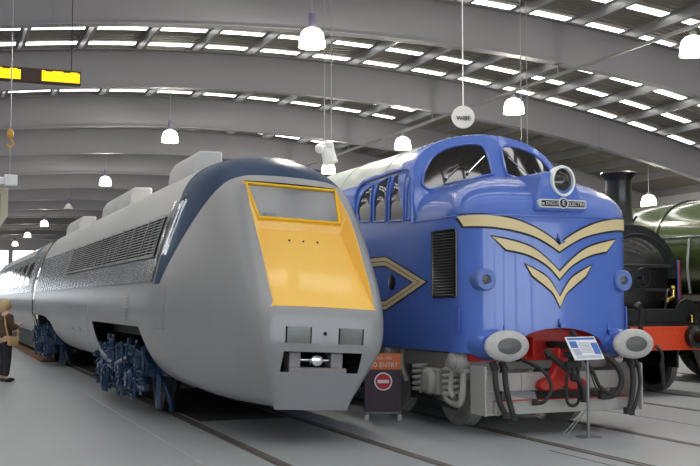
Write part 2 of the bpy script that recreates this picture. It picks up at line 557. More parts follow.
NAMES = ['tc', 'ri', 'ro', 'f1', 'f2', 'wa', 'l1', 'l2', 'l3', 'bc', 'b0']
def half(y, pts):
    """pts: 11 entries (x, z[, y]) from the top centre to the bottom centre"""
    return [(p[0], p[2] if len(p) > 2 else y, p[1]) for p in pts]
FULL = [(0, 3.45), (.46, 3.39), (.89, 3.17), (1.10, 2.74), (1.24, 2.17), (1.355, 1.64), (1.33, 1.15), (1.22, .78), (1.02, .54), (.75, .44), (0, .44)]
def full(y, lo=None):
    ys = [y] * 11
    if lo: ys[6:11] = lo
    return [(p[0], ys[i], p[1]) for i, p in enumerate(FULL)]
S0 = half(10.44, [(0, 1.48, 10.47), (.57, 1.48, 10.47), (.635, 1.44, 10.45), (.675, 1.36), (.69, 1.27), (.69, 1.10), (.665, 1.01, 10.465), (.57, .79, 10.57), (.48, .58, 10.66), (.42, .38, 10.75), (0, .38, 10.75)])
S1 = half(10.75, [(0, 1.8), (.57, 1.86), (.69, 1.84), (.76, 1.68), (.80, 1.45), (.81, 1.2), (.77, 1.0, 10.78), (.67, .76, 10.86), (.575, .55, 10.95), (.49, .375, 11.05), (0, .375, 11.05)])
S2 = half(11.3, [(0, 2.4), (.57, 2.48), (.71, 2.46), (.82, 2.15), (.91, 1.75), (.96, 1.4), (.95, 1.08), (.86, .76), (.72, .52), (.58, .375), (0, .375)])
S3 = half(11.85, [(0, 2.955), (.57, 2.94), (.74, 2.91), (.92, 2.5), (1.04, 1.98), (1.13, 1.5), (1.1, 1.12), (1.01, .76), (.85, .5), (.66, .375), (0, .375)])
S4 = half(12.35, [(0, 3.34), (.47, 3.28), (.82, 3.08), (1.0, 2.64), (1.14, 2.1), (1.26, 1.58), (1.22, 1.15), (1.12, .76, 12.3), (.94, .5, 12.2), (.7, .4, 12.05), (0, .4, 12.05)])
S5 = full(13.0, [12.95, 12.85, 12.72, 12.5, 12.5])
stations = [S0, S1, S2, S3, S4, S5, full(14.0, [13.95, 13.62, 13.38, 13.05, 13.05]), full(18.25), full(25.4, [25.4, 25.0, 24.5, 24.1, 24.1]), full(29.2), full(29.6)]
def ringrow(h):
    return [(AX - p[0], p[1], p[2]) for p in h] + [(AX + p[0], p[1], p[2]) for p in reversed(h[1:-1])]
def apt_shell(sts, nose, cuts):
    b = MB()
    def skip(i, j):
        if nose and i < 3 and j in (0, 19): return True
        if i in cuts and j in (6, 7, 8, 9, 10, 11, 12, 13): return True
        return False
    b.grid([ringrow(s) for s in sts], skip, closed=True)
    return b
root = thing('train_power_car', 'silver grey wedge-nosed power car with a yellow sloping front panel', 'train', (AX, 19.4, 0))
# chin face with openings for the two headlights and the coupler slot
rows = []
for k in range(1, 10):
    hw, yy, zz = S0[k]
    c = min(.44, hw * .84); d = min(.15, hw * .4)
    rows.append([(AX + x, yy - (0.012 if abs(x) < hw else 0), zz) for x in (-hw, -c, -d, d, c, hw)])
def set_crease(o):
    me = o.data
    bm = bmesh.new(); bm.from_mesh(me)
    ce = bm.edges.layers.float.get('crease_edge') or bm.edges.layers.float.new('crease_edge')
    cv = bm.verts.layers.float.get('crease_vert') or bm.verts.layers.float.new('crease_vert')
    for e in bm.edges:
        if len(e.link_faces) == 1: e[ce] = 1.0
    for v in bm.verts:
        w = v.co
        nb = [e for e in v.link_edges if len(e.link_faces) == 1]
        if len(nb) == 2:
            d = (nb[0].other_vert(v).co - w).normalized().dot((nb[1].other_vert(v).co - w).normalized())
            if d > -0.7: v[cv] = 1.0
    bm.to_mesh(me); bm.free()
b2 = apt_shell(stations, True, (6, 8))
b2.grid(rows, lambda i, j: (i == 3 and j in (1, 3)) or (i == 5 and j in (1, 2, 3)))
shell = b2.build('body_shell', M['livery'], root, merge=True)
set_crease(shell)
md = shell.modifiers.new('smooth', 'SUBSURF'); md.levels = 3; md.render_levels = 3
T1 = bvh(shell)
def sx(tree, y, z, sg=-1, cx=AX):
    h = tree.ray_cast(Vector((cx + sg * 4, y, z)), Vector((-sg, 0, 0)))
    return h[0].x if h[0] is not None else cx + sg * 1.3
def side_patch(b, tree, y0, y1, z0, z1, off=0.006, ny=8, nz=6, sg=-1, cx=AX, yf=None, wave=0):
    rows = []
    for i in range(ny + 1):
        r = []
        for j in range(nz + 1):
            z = z0 + (z1 - z0) * j / nz
            ya, yb2 = (y0, y1) if yf is None else yf(z)
            y = ya + (yb2 - ya) * i / ny
            r.append((sx(tree, y, z, sg, cx) + sg * (off + wave * math.sin(y * 13.0 + .5 * math.sin(y * 2.3)) * (1 + .5 * math.sin(z * 7 + y))), y, z))
        rows.append(r)
    b.grid(rows)
    return rows
# recessed yellow front panel and windscreen
RIMS = smoothpts([(10.47, 0, 1.48), (10.75, 0, 1.86), (11.3, 0, 2.48), (11.85, 0, 2.94)], 5)
def rimz(y):
    y = max(y, RIMS[0].x)
    for a, c in zip(RIMS, RIMS[1:]):
        if a.x - 1e-6 <= y <= c.x + 1e-6:
            return a.z + (c.z - a.z) * (y - a.x) / (c.x - a.x)
    return RIMS[-1].z
def floorpt(t):           # t 0 bottom .. 1 ledge : the sloping panel
    y = 10.462 + (11.42 - 10.462) * t
    return y, 1.478 + (2.34 - 1.478) * t
b = MB().mi(0)
nrow = 12
prof = [floorpt(i / nrow) + (0.567 - 0.065 * (i / nrow),) for i in range(nrow + 1)]
prof += [(11.43, 2.345, .50), (11.43, 2.435, .50), (11.46, 2.46, .495)]
b.grid([[(AX - w, y, z), (AX - w * .5, y, z + .004), (AX, y, z + .006), (AX + w * .5, y, z + .004), (AX + w, y, z)] for (y, z, w) in prof])
# windscreen surround, left and right inner walls up to the rim
ws = [(11.46, 2.46, .495), (11.85, 2.91, .57)]
walls = prof + [ws[1]]
for sg in (-1, 1):
    rws = []
    for (y, z, w) in walls:
        yr = min(max(y - 0.0, 10.47), 11.85)
        zr = max(rimz(yr) - 0.004, z)
        rws.append([(AX + sg * w, y, z), (AX + sg * (w + .57) / 2, y - .0, (z + zr) / 2), (AX + sg * .573, yr, zr), (AX + sg * .60, yr + .01, zr - .012)])
    b.grid(rws)
b.build('front_panel', M['yellow'], root, smooth=30)
b = MB()
for x in (-.17, 0, .17):
    b = MB().lathe([(.012, -.004), (.012, .006)], (AX + x, floorpt(.86)[0] - .004, floorpt(.86)[1] + .01), (0, -.7, .75), 8)
    b.build('panel_bolt', M['bogie_dark'], root)
fr = MB()
def wpt(x, t, o=0.0):     # point on the windscreen plane
    y = ws[0][0] + (ws[1][0] - ws[0][0]) * t; z = ws[0][1] + (ws[1][1] - ws[0][1]) * t
    return Vector((AX + x, y - o * .74, z + o * .67))
def bar(b, p, q, w, h):
    p = Vector(p); q = Vector(q); d = (q - p).normalized(); n = Vector((0, -.74, .67)); s_ = d.cross(n).normalized()
    b.add([p + s_ * w + n * 0, p - s_ * w + n * 0, p - s_ * w + n * h, p + s_ * w + n * h, q + s_ * w, q - s_ * w, q - s_ * w + n * h, q + s_ * w + n * h],
          [(0, 1, 2, 3), (7, 6, 5, 4), (0, 4, 5, 1), (1, 5, 6, 2), (2, 6, 7, 3), (3, 7, 4, 0)])
bar(fr, wpt(-.575, .97), wpt(.575, .97), .015, .035)
bar(fr, wpt(-.505, .02), wpt(.505, .02), .015, .035)
bar(fr, wpt(-.49, 0), wpt(-.565, 1), .015, .035)
bar(fr, wpt(.49, 0), wpt(.565, 1), .015, .035)
fr.build('windscreen_frame', M['yellow_bright'], root, smooth=0, bevel=.006)
g = MB().add([wpt(-.50, 0, .012), wpt(.50, 0, .012), wpt(.575, 1, .012), wpt(-.575, 1, .012)], [(0, 1, 2, 3)])
g.build('windscreen', M['dusty_glass'], root, smooth=0, fixn=False)
c = MB()
i0 = [wpt(-.50, 0), wpt(.50, 0), wpt(.57, 1), wpt(-.57, 1)]
o0 = [p + Vector((0, .24, -.04 if k < 2 else -.02)) for k, p in enumerate(i0)]
c.add(i0 + o0, [(4, 5, 6, 7), (0, 1, 5, 4), (1, 2, 6, 5), (2, 3, 7, 6), (3, 0, 4, 7)])
ci = c.build('cab_interior', mat('cab lining', (228, 228, 234), .7), root, smooth=0)
d = MB()
d.box((AX - .02, 11.66, 2.42), (.80, .1, .2)); d.box((AX - .30, 11.64, 2.46), (.16, .08, .22)); d.box((AX + .3, 11.64, 2.43), (.2, .09, .2))
d.build('cab_desk', M['panel_white'], ci, smooth=0, bevel=.02)
# headlights
for sg in (-1, 1):
    b = MB()
    xc = AX + .03 + sg * .295
    b.mi(0).bb(xc - .16, xc + .16, 10.45, 10.47, 1.08, 1.29)
    b.mi(1)
    for (xa, xb, za, zb_) in ((-.165, -.15, 1.07, 1.30), (.15, .165, 1.07, 1.30), (-.165, .165, 1.07, 1.085), (-.165, .165, 1.285, 1.30)): b.bb(xc + xa, xc + xb, 10.446, 10.47, za, zb_)
    hl = b.build('headlight', [M['lens'], M['dark']], root, smooth=0)
b = MB().lathe([(.022, 0), (.022, .012)], (AX, 10.44, 1.205), (0, -1, 0), 12)
b.build('socket', M['dark'], root)
# coupler recess with drawhook housing
b = MB().mi(0)
b.add([(AX - .5, 10.50, 1.06), (AX + .5, 10.50, 1.06), (AX + .44, 10.62, .74), (AX - .44, 10.62, .74)] + [(AX - .5, 11.1, 1.06), (AX + .5, 11.1, 1.06), (AX + .44, 11.1, .74), (AX - .44, 11.1, .74)],
      [(4, 5, 6, 7), (0, 4, 5, 1), (1, 5, 6, 2), (2, 6, 7, 3), (3, 7, 4, 0)])
rec = b.build('coupler_recess', M['dark'], root, smooth=0)
b = MB()
b.bb(AX - .33, AX + .33, 10.60, 10.8, .78, .84)
b.bb(AX - .33, AX - .2, 10.60, 10.8, .84, 1.0); b.bb(AX + .14, AX + .28, 10.6, 10.8, .84, 1.0)
b.build('coupler_block', mat('worn casting', (150, 148, 148), .6, .1, .2, 14), rec, smooth=0, bevel=.012)
b = MB()
b.cyl((AX - .02, 10.58, .92), (AX - .02, 10.8, .92), .045); b.lathe([(.03, 0), (.062, .01), (.062, .05), (.03, .06)], (AX - .02, 10.63, .92), (0, -1, 0), 14)
b.cyl((AX - .2, 10.66, .92), (AX + .14, 10.66, .92), .022); b.lathe([(.05, 0), (.05, .03)], (AX - .09, 10.66, .92), (1, 0, 0), 12)
b.build('coupler', M['chrome'], rec)
# upper side: polished ribbed panel, louvres, pillar, cab door window
for sg in (-1, 1):
    b = MB()
    side_patch(b, T1, 13.32, 29.4, 1.735, 2.62, .010, 220, 10, sg, wave=.0022)
    b.build('ribbed_side_panel', M['ribbed'], root, smooth=60)
    b = MB()
    side_patch(b, T1, 13.20, 13.32, 1.73, 2.78, .016, 2, 10, sg)
    b.build('pillar_trim', M['chrome'], root, smooth=60)
    b = MB()
    side_patch(b, T1, 29.42, 29.58, 1.2, 3.3, .012, 1, 24, sg)
    b.build('pillar_trim', M['chrome'], root, smooth=60)
    b = MB()
    yf = lambda z: (12.80 + (2.78 - z) * .10, 12.94 + (2.78 - z) * .10)
    side_patch(b, T1, 0, 0, 2.08, 2.76, .010, 2, 8, sg, yf=yf)
    w = b.build('door_window', M['dark_glass'], root, smooth=60)
    b = MB()
    P = []
    for (z, k) in [(2.06, 0), (2.3, 0), (2.6, 0), (2.76, 0), (2.82, .5), (2.78, 1), (2.6, 1), (2.3, 1), (2.06, 1)]:
        ya, yb2 = yf(z); y = ya + (yb2 - ya) * k
        P.append((sx(T1, y, z, sg) + sg * .012, y, z))
    b.tube(P, .018, 6)
    b.build('window_trim', M['chrome'], w)
    for k in range(9):
        y0 = 13.42 + 1.06 * k; y1 = y0 + 1.0
        b = MB().mi(1)
        side_patch(b, T1, y0, y1, 2.07, 2.59, .012, 1, 4, sg)
        b.mi(0)
        nsl = 13
        for q in range(nsl):
            z = 2.085 + .49 * q / (nsl - 1)
            xa = sx(T1, (y0 + y1) / 2, z, sg)
            b.add([(xa + sg * .014, y0 + .02, z + .016), (xa + sg * .014, y1 - .02, z + .016), (xa + sg * .036, y1 - .02, z - .006), (xa + sg * .036, y0 + .02, z - .006),
                   (xa + sg * .014, y0 + .02, z + .010), (xa + sg * .014, y1 - .02, z + .010)], [(0, 1, 2, 3), (3, 2, 5, 4)])
        for yy in (y0, y1):
            side_patch(b, T1, yy - .015, yy + .015, 2.07, 2.59, .036, 1, 3, sg)
        for zz in (2.065, 2.595):
            side_patch(b, T1, y0, y1, zz - .012, zz + .012, .036, 1, 1, sg)
        b.build('louvre_panel', [M['slat'], M['dark']], root, smooth=0, fixn=False)
    # hatches and vents low on the flank
    for (y0, y1, z0, z1) in ((19.0, 19.9, .95, 1.42), (20.1, 21.0, .95, 1.42), (21.2, 22.1, .95, 1.42)):
        b = MB(); side_patch(b, T1, y0, y1, z0, z1, .007, 2, 3, sg)
        ha = b.build('access_hatch', M['livery'], root, smooth=60)
        C = [(y0, z0), (y1, z0), (y1, z1), (y0, z1)]
        b = MB().tube([(sx(T1, y, z, sg) + sg * .006, y, z) for (y, z) in C], .009, 4, closed=True)
        b.build('hatch_seam', M['steel'], ha, smooth=0)
    b = MB()
    for k in range(7):
        z = 1.24 + .05 * k
        side_patch(b, T1, 14.75, 15.15, z, z + .02, .008, 1, 1, sg)
    b.build('side_vent', M['slat'], root, smooth=0)
    b = MB()
    P = [(sx(T1, y, z, sg) + sg * .004, y, z) for (y, z) in ((12.6, 1.66), (12.62, 1.4), (12.66, 1.15), (12.95, 1.16))]
    b.tube(P, .008, 5)
    b.build('door_seam', M['steel'], root)
# roof pods
def pod(y0, y1, sg, h=.20):
    b = MB()
    x0, x1 = .36, .78
    P = []
    for (yy, ins) in ((y0, 0), (y1, 0)):
        P.append([(AX + sg * x1, yy, 3.13), (AX + sg * (x1 - .02), yy + (.03 if yy == y0 else -.03), 3.3 + h - .1), (AX + sg * (x1 - .1), yy + (.05 if yy == y0 else -.05), 3.34 + h), (AX + sg * x0, yy + (.05 if yy == y0 else -.05), 3.42 + h - .06), (AX + sg * x0, yy, 3.3)])
    n = 5
    vs = P[0] + P[1]
    b.add(vs, [tuple(range(n)), tuple(reversed(range(n, 2 * n)))] + [(i, (i + 1) % n, n + (i + 1) % n, n + i) for i in range(n)])
    return b
for (y0, y1) in ((13.72, 15.3), (18.6, 20.0), (20.03, 21.8), (25.5, 28.0)):
    for sg in (-1, 1):
        pod(y0, y1, sg).build('roof_pod', M['pod'], root, bevel=.03)
# underframe seen through the bogie openings
b = MB()
b.bb(AX - .98, AX + .98, 12.6, 29.4, 1.0, 1.4)
b.bb(AX - .8, AX + .8, 18.4, 23.2, .5, 1.0)
b.bb(AX - 1.26, AX + 1.26, 13.9, 29.3, 1.17, 1.26); b.bb(AX - 1.2, AX + 1.2, 29.3, 29.4, .5, 1.3)
b.build('underframe', M['bogie_dark'], root, smooth=0)
# bellows between the cars
def scaled(y, k):
    return [(p[0] * k, y, 1.9 + (p[1] - 1.9) * k) for p in FULL]
b = MB()
rows = []
for i in range(9):
    rows.append(ringrow(scaled(29.55 + .53 * i / 8, .955 if i % 2 == 0 else .985)))
b.grid(rows, closed=True)
b.build('gangway_bellows', M['rubber'], root, smooth=60)
for o in root.children: o.rotation_euler.y = .048

def wheelset(b, cx, cy, r, gauge=.7175, spokes=0, wid=.13):
    for sg in (-1, 1):
        x = cx + sg * gauge
        s = sg
        if spokes:
            b.mi(1).lathe([(r * .80, -.05), (r * 1.03, -.05), (r * 1.03, -.02), (r, -.01), (r, .08), (r * .80, .08), (r * .80, -.05)], (x, cy, r), (s, 0, 0), 32)
            b.mi(0).lathe([(r * .2, -.07), (r * .2, .10)], (x, cy, r), (s, 0, 0), 16)
            for k in range(spokes):
                a = 2 * PI * k / spokes
                b.cyl((x + s * .02, cy + r * .15 * math.cos(a), r + r * .15 * math.sin(a)), (x + s * .02, cy + r * .82 * math.cos(a), r + r * .82 * math.sin(a)), r * .055, r * .045, 6)
        else:
            b.mi(0).lathe([(r * .3, .0), (r * .3, .09), (r * .72, .03), (r * .84, .08), (r, .08), (r, -.01), (r * 1.06, -.03), (r * 1.06, -.05), (r * .84, -.05), (r * .3, -.02)], (x, cy, r), (s, 0, 0), 32)
    b.cyl((cx - gauge, cy, r), (cx + gauge, cy, r), .08)

def apt_bogie(yc, L=1.55):
    fr = MB()
    for sg in (-1, 1):
        x = AX + sg * 1.02
        P = [(x, yc - L - .3, .62), (x, yc - L, .74), (x, yc - .6, .80), (x, yc, .72), (x, yc + .6, .80), (x, yc + L, .74), (x, yc + L + .3, .62)]
        for p, q in zip(P, P[1:]):
            d = Vector(q) - Vector(p)
            R = Vector((0, 1, 0)).rotation_difference(d.normalized()).to_matrix()
            fr.box((Vector(p) + Vector(q)) / 2, (.14, d.length + .03, .2), R)
    fr.bb(AX - 1.05, AX + 1.05, yc - .25, yc + .25, .55, .85)
    fr.bb(AX - 1.05, AX + 1.05, yc - L - .32, yc - L - .2, .52, .7)
    fr.bb(AX - 1.05, AX + 1.05, yc + L + .2, yc + L + .32, .52, .7)
    bo = fr.build('bogie', M['bogie_blue'], root, bevel=.015)
    for k in (-1, 1):
        w = MB(); wheelset(w, AX, yc + k * 1.3, .46)
        w.build('wheelset', M['bogie_dark'], bo)
        w = MB()
        w.bb(AX - .5, AX + .5, yc + k * .75 - .35, yc + k * .75 + .35, .25, .9)
        w.build('traction_motor', M['bogie_dark'], bo, bevel=.05)
        for sg in (-1, 1):
            x = AX + sg * 1.08
            a = MB()
            a.bb(x - .1, x + .1, yc + k * 1.3 - .19, yc + k * 1.3 + .19, .30, .62)
            a.lathe([(.15, 0), (.15, .05), (.10, .08), (.10, .11)], (x + sg * .09, yc + k * 1.3, .46), (sg, 0, 0), 20)
            for q in range(8):
                t = 2 * PI * q / 8
                a.cyl((x + sg * .09, yc + k * 1.3 + .125 * math.cos(t), .46 + .125 * math.sin(t)), (x + sg * .16, yc + k * 1.3 + .125 * math.cos(t), .46 + .125 * math.sin(t)), .014, n=6)
            a.build('axlebox', M['bogie_blue'], bo, bevel=.012)
            a = MB()
            a.coil((x + sg * .02, yc + k * .78, .42), .10, .36, 6, .022)
            a.build('coil_spring', M['bogie_blue'], bo)
            a = MB().coil((x + sg * .02, yc + k * 1.72, .40), .085, .28, 5, .02)
            a.build('coil_spring', M['bogie_blue'], bo)
            a = MB()
            a.cyl((x + sg * .10, yc + k * .42, .42), (x + sg * .10, yc + k * .42, .84), .09, n=18)
            a.cyl((x + sg * .10, yc + k * .42, .84), (x + sg * .10, yc + k * .42, .95), .05)
            a.cyl((x + sg * .10, yc + k * .42, .36), (x + sg * .10, yc + k * .42, .42), .065)
            for zz in (.5, .63, .76): a.lathe([(.098, 0), (.098, .02)], (x + sg * .10, yc + k * .42, zz), (0, 0, 1), 18)
            a.build('brake_cylinder', M['bogie_blue'], bo, smooth=40)
            a = MB()
            a.cyl((x + sg * .14, yc + k * .15, .60), (x + sg * .16, yc + k * 1.05, .72), .045)
            a.cyl((x + sg * .16, yc + k * .95, .72), (x + sg * .16, yc + k * 1.3, .76), .028)
            a.build('damper', M['bogie_blue'], bo)
            a = MB()
            for q in range(16):
                y0 = yc + k * rng.uniform(.1, 1.8); z0 = rng.uniform(.25, .95); xx = x + sg * rng.uniform(.06, .22)
                P = [(xx, y0, z0)]
                for _ in range(4):
                    if rng.random() < .5: y0 += rng.uniform(-.35, .35)
                    else: z0 = min(1.0, max(.2, z0 + rng.uniform(-.35, .35)))
                    P.append((xx + rng.uniform(-.03, .03), y0, z0))
                a.tube(P, rng.choice((.009, .012, .016, .022)), 6, smooth=3)
                a.sphere(P[2], .026, 8); a.box(P[-1], (.05, .06, .06)); a.cyl(P[0], (P[0][0] + sg * .05, P[0][1], P[0][2]), .022, n=8)
            for q in range(14):
                bx_ = (x + sg * rng.uniform(.06, .2), yc + k * rng.uniform(.15, 1.9), rng.uniform(.22, .95))
                a.box(bx_, (.08, rng.uniform(.04, .13), rng.uniform(.04, .12)))
                a.cyl(bx_, (bx_[0] + sg * .07, bx_[1], bx_[2]), .018, n=6)
            a.build('brake_piping', M['bogie_blue'], bo, bevel=0)
            # sand pipe and guard down to the rail
            a = MB()
            ye = yc + k * (L + .42)
            a.tube([(AX + sg * .95, yc + k * (L + .1), .66), (AX + sg * .9, ye, .5), (AX + sg * .8, ye + k * .06, .22), (AX + sg * .76, ye + k * .02, .07)], .035, 8, smooth=5)
            a.bb(AX + sg * .93, AX + sg * .99, ye - .12, ye - .02, .12, .55)
            a.build('guard_iron', M['bogie_blue'], bo, bevel=.008)
    return bo
apt_bogie(16.15)
apt_bogie(27.5)

# the coach behind it
r2 = thing('train_coach', 'silver coach coupled behind the wedge-nosed power car, far left', 'train', (AX, 40, 0))
sts = [scaled(30.1, .99)] + [full(y) for y in (30.4, 32, 35, 41, 47, 52)]
sts[0] = [(p[0], 30.1, p[2]) for p in sts[0]]
b = apt_shell(sts, False, ())
sh2 = b.build('body_shell', M['livery'], r2, merge=True)
md = sh2.modifiers.new('smooth', 'SUBSURF'); md.levels = 2; md.render_levels = 2
T2 = bvh(sh2)
for sg in (-1, 1):
    b = MB(); side_patch(b, T2, 30.5, 51.8, 1.735, 2.9, .010, 220, 8, sg, wave=.0022)
    b.build('ribbed_side_panel', M['ribbed'], r2, smooth=60)
    for k in range(9):
        b = MB(); y0 = 32.2 + 2.2 * k
        side_patch(b, T2, y0, y0 + 1.5, 1.95, 2.65, .014, 3, 5, sg)
        b.build('coach_window', M['dark_glass'], r2, smooth=60)
b = MB()
for yy in (49.0,):
    for k in (-1, 1): wheelset(b, AX, yy + k * 1.2, .43)
    b.bb(AX - 1, AX + 1, yy - 1.7, yy + 1.7, .5, .75)
b.bb(AX - 1.05, AX + 1.05, 30.5, 51.5, .2, .9)
b.build('bogie', M['bogie_dark'], r2)
for o in r2.children:
    if o.name.split('.')[0] != 'bogie': o.rotation_euler.y = .048

# timber baulks along the edge of the pit
for k in range(3):
    b = MB()
    x = 2.60 + .135 * k
    b.bb(x, x + .115, 27.8 + .12 * k, 39, 0.001 if k == 0 else -.06, .07 + .025 * (k % 2))
    tag(b.build('timber_baulk', M['wood'], loc=(x, 33, 0), bevel=.008),
        ['brown timber baulk at the pit edge by the rear blue bogie, outermost of three', 'middle of the three brown timber baulks by the rear blue bogie',
         'innermost brown timber baulk, closest to the rear blue bogie'][k], 'timber', 'timber baulks beside the rear bogie')
b = MB().bb(2.5, 2.62 + .4, 33, 33.2, -.14, -.06)
# ------------------------------------------------------------------ blue diesel locomotive
DX = 6.945
HW = 1.19
FRONT, CORN, NEXP = 10.72, 11.32, 3.0
def yfront(x):
    t = min(1.0, abs(x) / HW)
    return CORN - (CORN - FRONT) * max(0.0, 1 - t ** NEXP) ** (1 / NEXP)
def outline(n=18):
    """plan of the nose from the left side round the front to the right side (x offset, y)"""
    P = []
    for i in range(-n, n + 1):
        a = i / n * PI / 2
        sx_ = math.copysign(abs(math.sin(a)) ** (2 / NEXP), a) if i else 0.0
        P.append((HW * sx_, CORN - (CORN - FRONT) * max(0, math.cos(a)) ** (2 / NEXP)))
    return P
OUT = outline()
loco = thing('diesel_locomotive', 'bright blue diesel locomotive with cream chevrons on its bulbous nose', 'locomotive', (DX, 20, 0))
YEND = 30.5
def ycab(x, z):
    return 12.08 + (z - 3.12) * .46 + .30 * (abs(x) / HW) ** 2
# lower nose wall with the arched cut-out over the coupling
ZB, ZS = .94, 2.56
plan = [(-HW, 12.3), (-HW, 11.8)] + OUT + [(HW, 11.8), (HW, 12.3)]
def zbot(x, y):
    if y < 11.2 and abs(x) < .66: return ZB + .29 * math.sqrt(max(0, 1 - (x / .66) ** 2))
    return ZB
b = MB()
fine = []
for (x0, y0), (x1, y1) in zip(plan, plan[1:]):
    k = max(1, int(math.hypot(x1 - x0, y1 - y0) / .05))
    for i in range(k):
        x = x0 + (x1 - x0) * i / k; y = y0 + (y1 - y0) * i / k
        if y < CORN: y = yfront(x)
        fine.append((x, y))
fine.append(plan[-1])
lvl = [0, .08, .25, .5, .75, .93, 1]
rows = []
for (x, y) in fine:
    z0 = zbot(x, y)
    rows.append([(DX + x, y + (.012 if 0 else 0), z0 + (ZS - z0) * t) for t in lvl])
b.grid(rows)
# dome: rings shrinking to a ridge
nr = 14
base = rows
dome = []
ZT = 3.14
for k in range(nr + 1):
    a = PI / 2 * k / nr
    r = math.cos(a) ** (2 / 2.5); h = math.sin(a) ** (2 / 2.5)
    ring = []
    for (x, y) in fine:
        yr = max(y, 11.75)
        if y < 11.75:
            yy = 11.75 - (11.75 - y) * r
        else: yy = y
        slope = .05 * (yy - 11.75)
        top = ZT - .10 * max(0, (11.75 - yy) / 1.0) ** 2 + slope
        ring.append((DX + x * r, yy, ZS + (top - ZS) * h))
    dome.append(ring)
b.grid(dome)
nose = b.build('nose', M['blue'], loco, smooth=50, merge=True)
TN = bvh(nose)
# crease line round the foot of the dome
b = MB().tube([(DX + x * 1.001, y - (.001 if y < CORN else 0), ZS) for (x, y) in fine], .011, 6)
b.build('nose_beading', M['blue'], loco)
# cab front and body
ARCH = [(-HW, 2.60), (-1.189, 2.85), (-1.18, 3.05), (-1.14, 3.24), (-1.045, 3.42), (-.88, 3.58), (-.62, 3.70), (-.30, 3.765), (0, 3.785)]
ARCH = [tuple(p) for p in [(v.x, v.y) for v in smoothpts([(p[0], p[1], 0) for p in ARCH], 4)]]
ARCH = ARCH + [(-x, z) for (x, z) in reversed(ARCH[:-1])]
b = MB()
rings = []
for k in range(9):
    t = k / 8
    rings.append([(DX + x * t, ycab(x * t, 3.0 + (z - 3.0) * t), 3.0 + (z - 3.0) * t) for (x, z) in ARCH])
b.grid(rings)
e0 = [(DX + x, ycab(x, z), z) for (x, z) in ARCH]
e1 = [(DX + x * 1.008, ycab(x, z) + .05, z + .012) for (x, z) in ARCH]
e2 = [(DX + x * 1.008, ycab(x, z) + .40, z + .012) for (x, z) in ARCH]
b.grid([e0, e1, e2])
low = lambda x, y: [(DX + x, y, z) for z in (ZB, 1.4, 1.9, 2.3, 2.6)]
for sg in (-1, 1):
    b.grid([low(sg * HW, y) for y in (12.3, 13, 16, 20, 25, YEND)])
    up = [p for p in ARCH if p[0] * sg > 0 and p[1] < 3.32]
    b.grid([[(DX + x, y, z) for (x, z) in up] for y in (12.4, 13, 16, 20, 25, YEND)])
b.add([(DX - HW, YEND, ZB), (DX + HW, YEND, ZB), (DX + HW, YEND, 3.3), (DX - HW, YEND, 3.3)], [(0, 1, 2, 3)])
body = b.build('body', M['blue'], loco, smooth=50)
up = [p for p in ARCH if p[1] >= 3.24]
b = MB().grid([[(DX + x, ycab(x, z) + .38 if y is None else y, z + .004) for (x, z) in up] for y in (None, 14, 18, 24, YEND)])
b.build('roof', M['loco_roof'], loco, smooth=60)
for yy in (13.4, 15.0, 16.6, 18.2):
    MB().tube([(DX + x, yy, z + .006) for (x, z) in up], .010, 5).build('roof_seam', M['loco_roof'], loco, smooth=30)
# windscreens
def pane_patch(outl, off, mapf, c=None, rings=6):
    n = len(outl)
    cx = sum(p[0] for p in outl) / n; cz = sum(p[1] for p in outl) / n
    rws = []
    for k in range(rings + 1):
        t = k / rings
        rws.append([mapf(cx + (x - cx) * t, cz + (z - cz) * t, off) for (x, z) in outl])
    return rws
cabmap = lambda x, z, off: (DX + x, ycab(x, z) - off, z)
WS = smoothpts([(-.105, 3.22, 0), (-.11, 3.5, 0), (-.16, 3.625, 0), (-.34, 3.645, 0), (-.62, 3.585, 0), (-.84, 3.46, 0), (-.98, 3.27, 0), (-1.045, 3.11, 0), (-1.035, 3.03, 0), (-.95, 3.00, 0), (-.7, 3.07, 0), (-.4, 3.15, 0), (-.105, 3.22, 0)], 4)[:-1]
for sg in (-1, 1):
    outl = [(v.x * -sg if sg > 0 else v.x, v.y) for v in WS]
    if sg > 0: outl = [(-v.x, v.y) for v in WS]
    b = MB(); b.grid(pane_patch(outl, .012, cabmap), closed=True)
    w = b.build('windscreen', M['dark_glass'], loco, smooth=60)
    b = MB().tube([cabmap(x, z, .014) for (x, z) in outl], .020, 6, closed=True)
    b.build('windscreen_seal', M['blue'], w)
    for (xa, za, xb, zb_) in ((.18, 3.47, .46, 3.23), (.57, 3.31, .76, 3.15)):
        b = MB().tube([cabmap(sg * xa, za, .05), cabmap(sg * xb, zb_, .05)], .006, 5)
        b.sphere(cabmap(sg * xb, zb_, .04), .022, 8)
        b.build('wiper', M['chrome'], w)
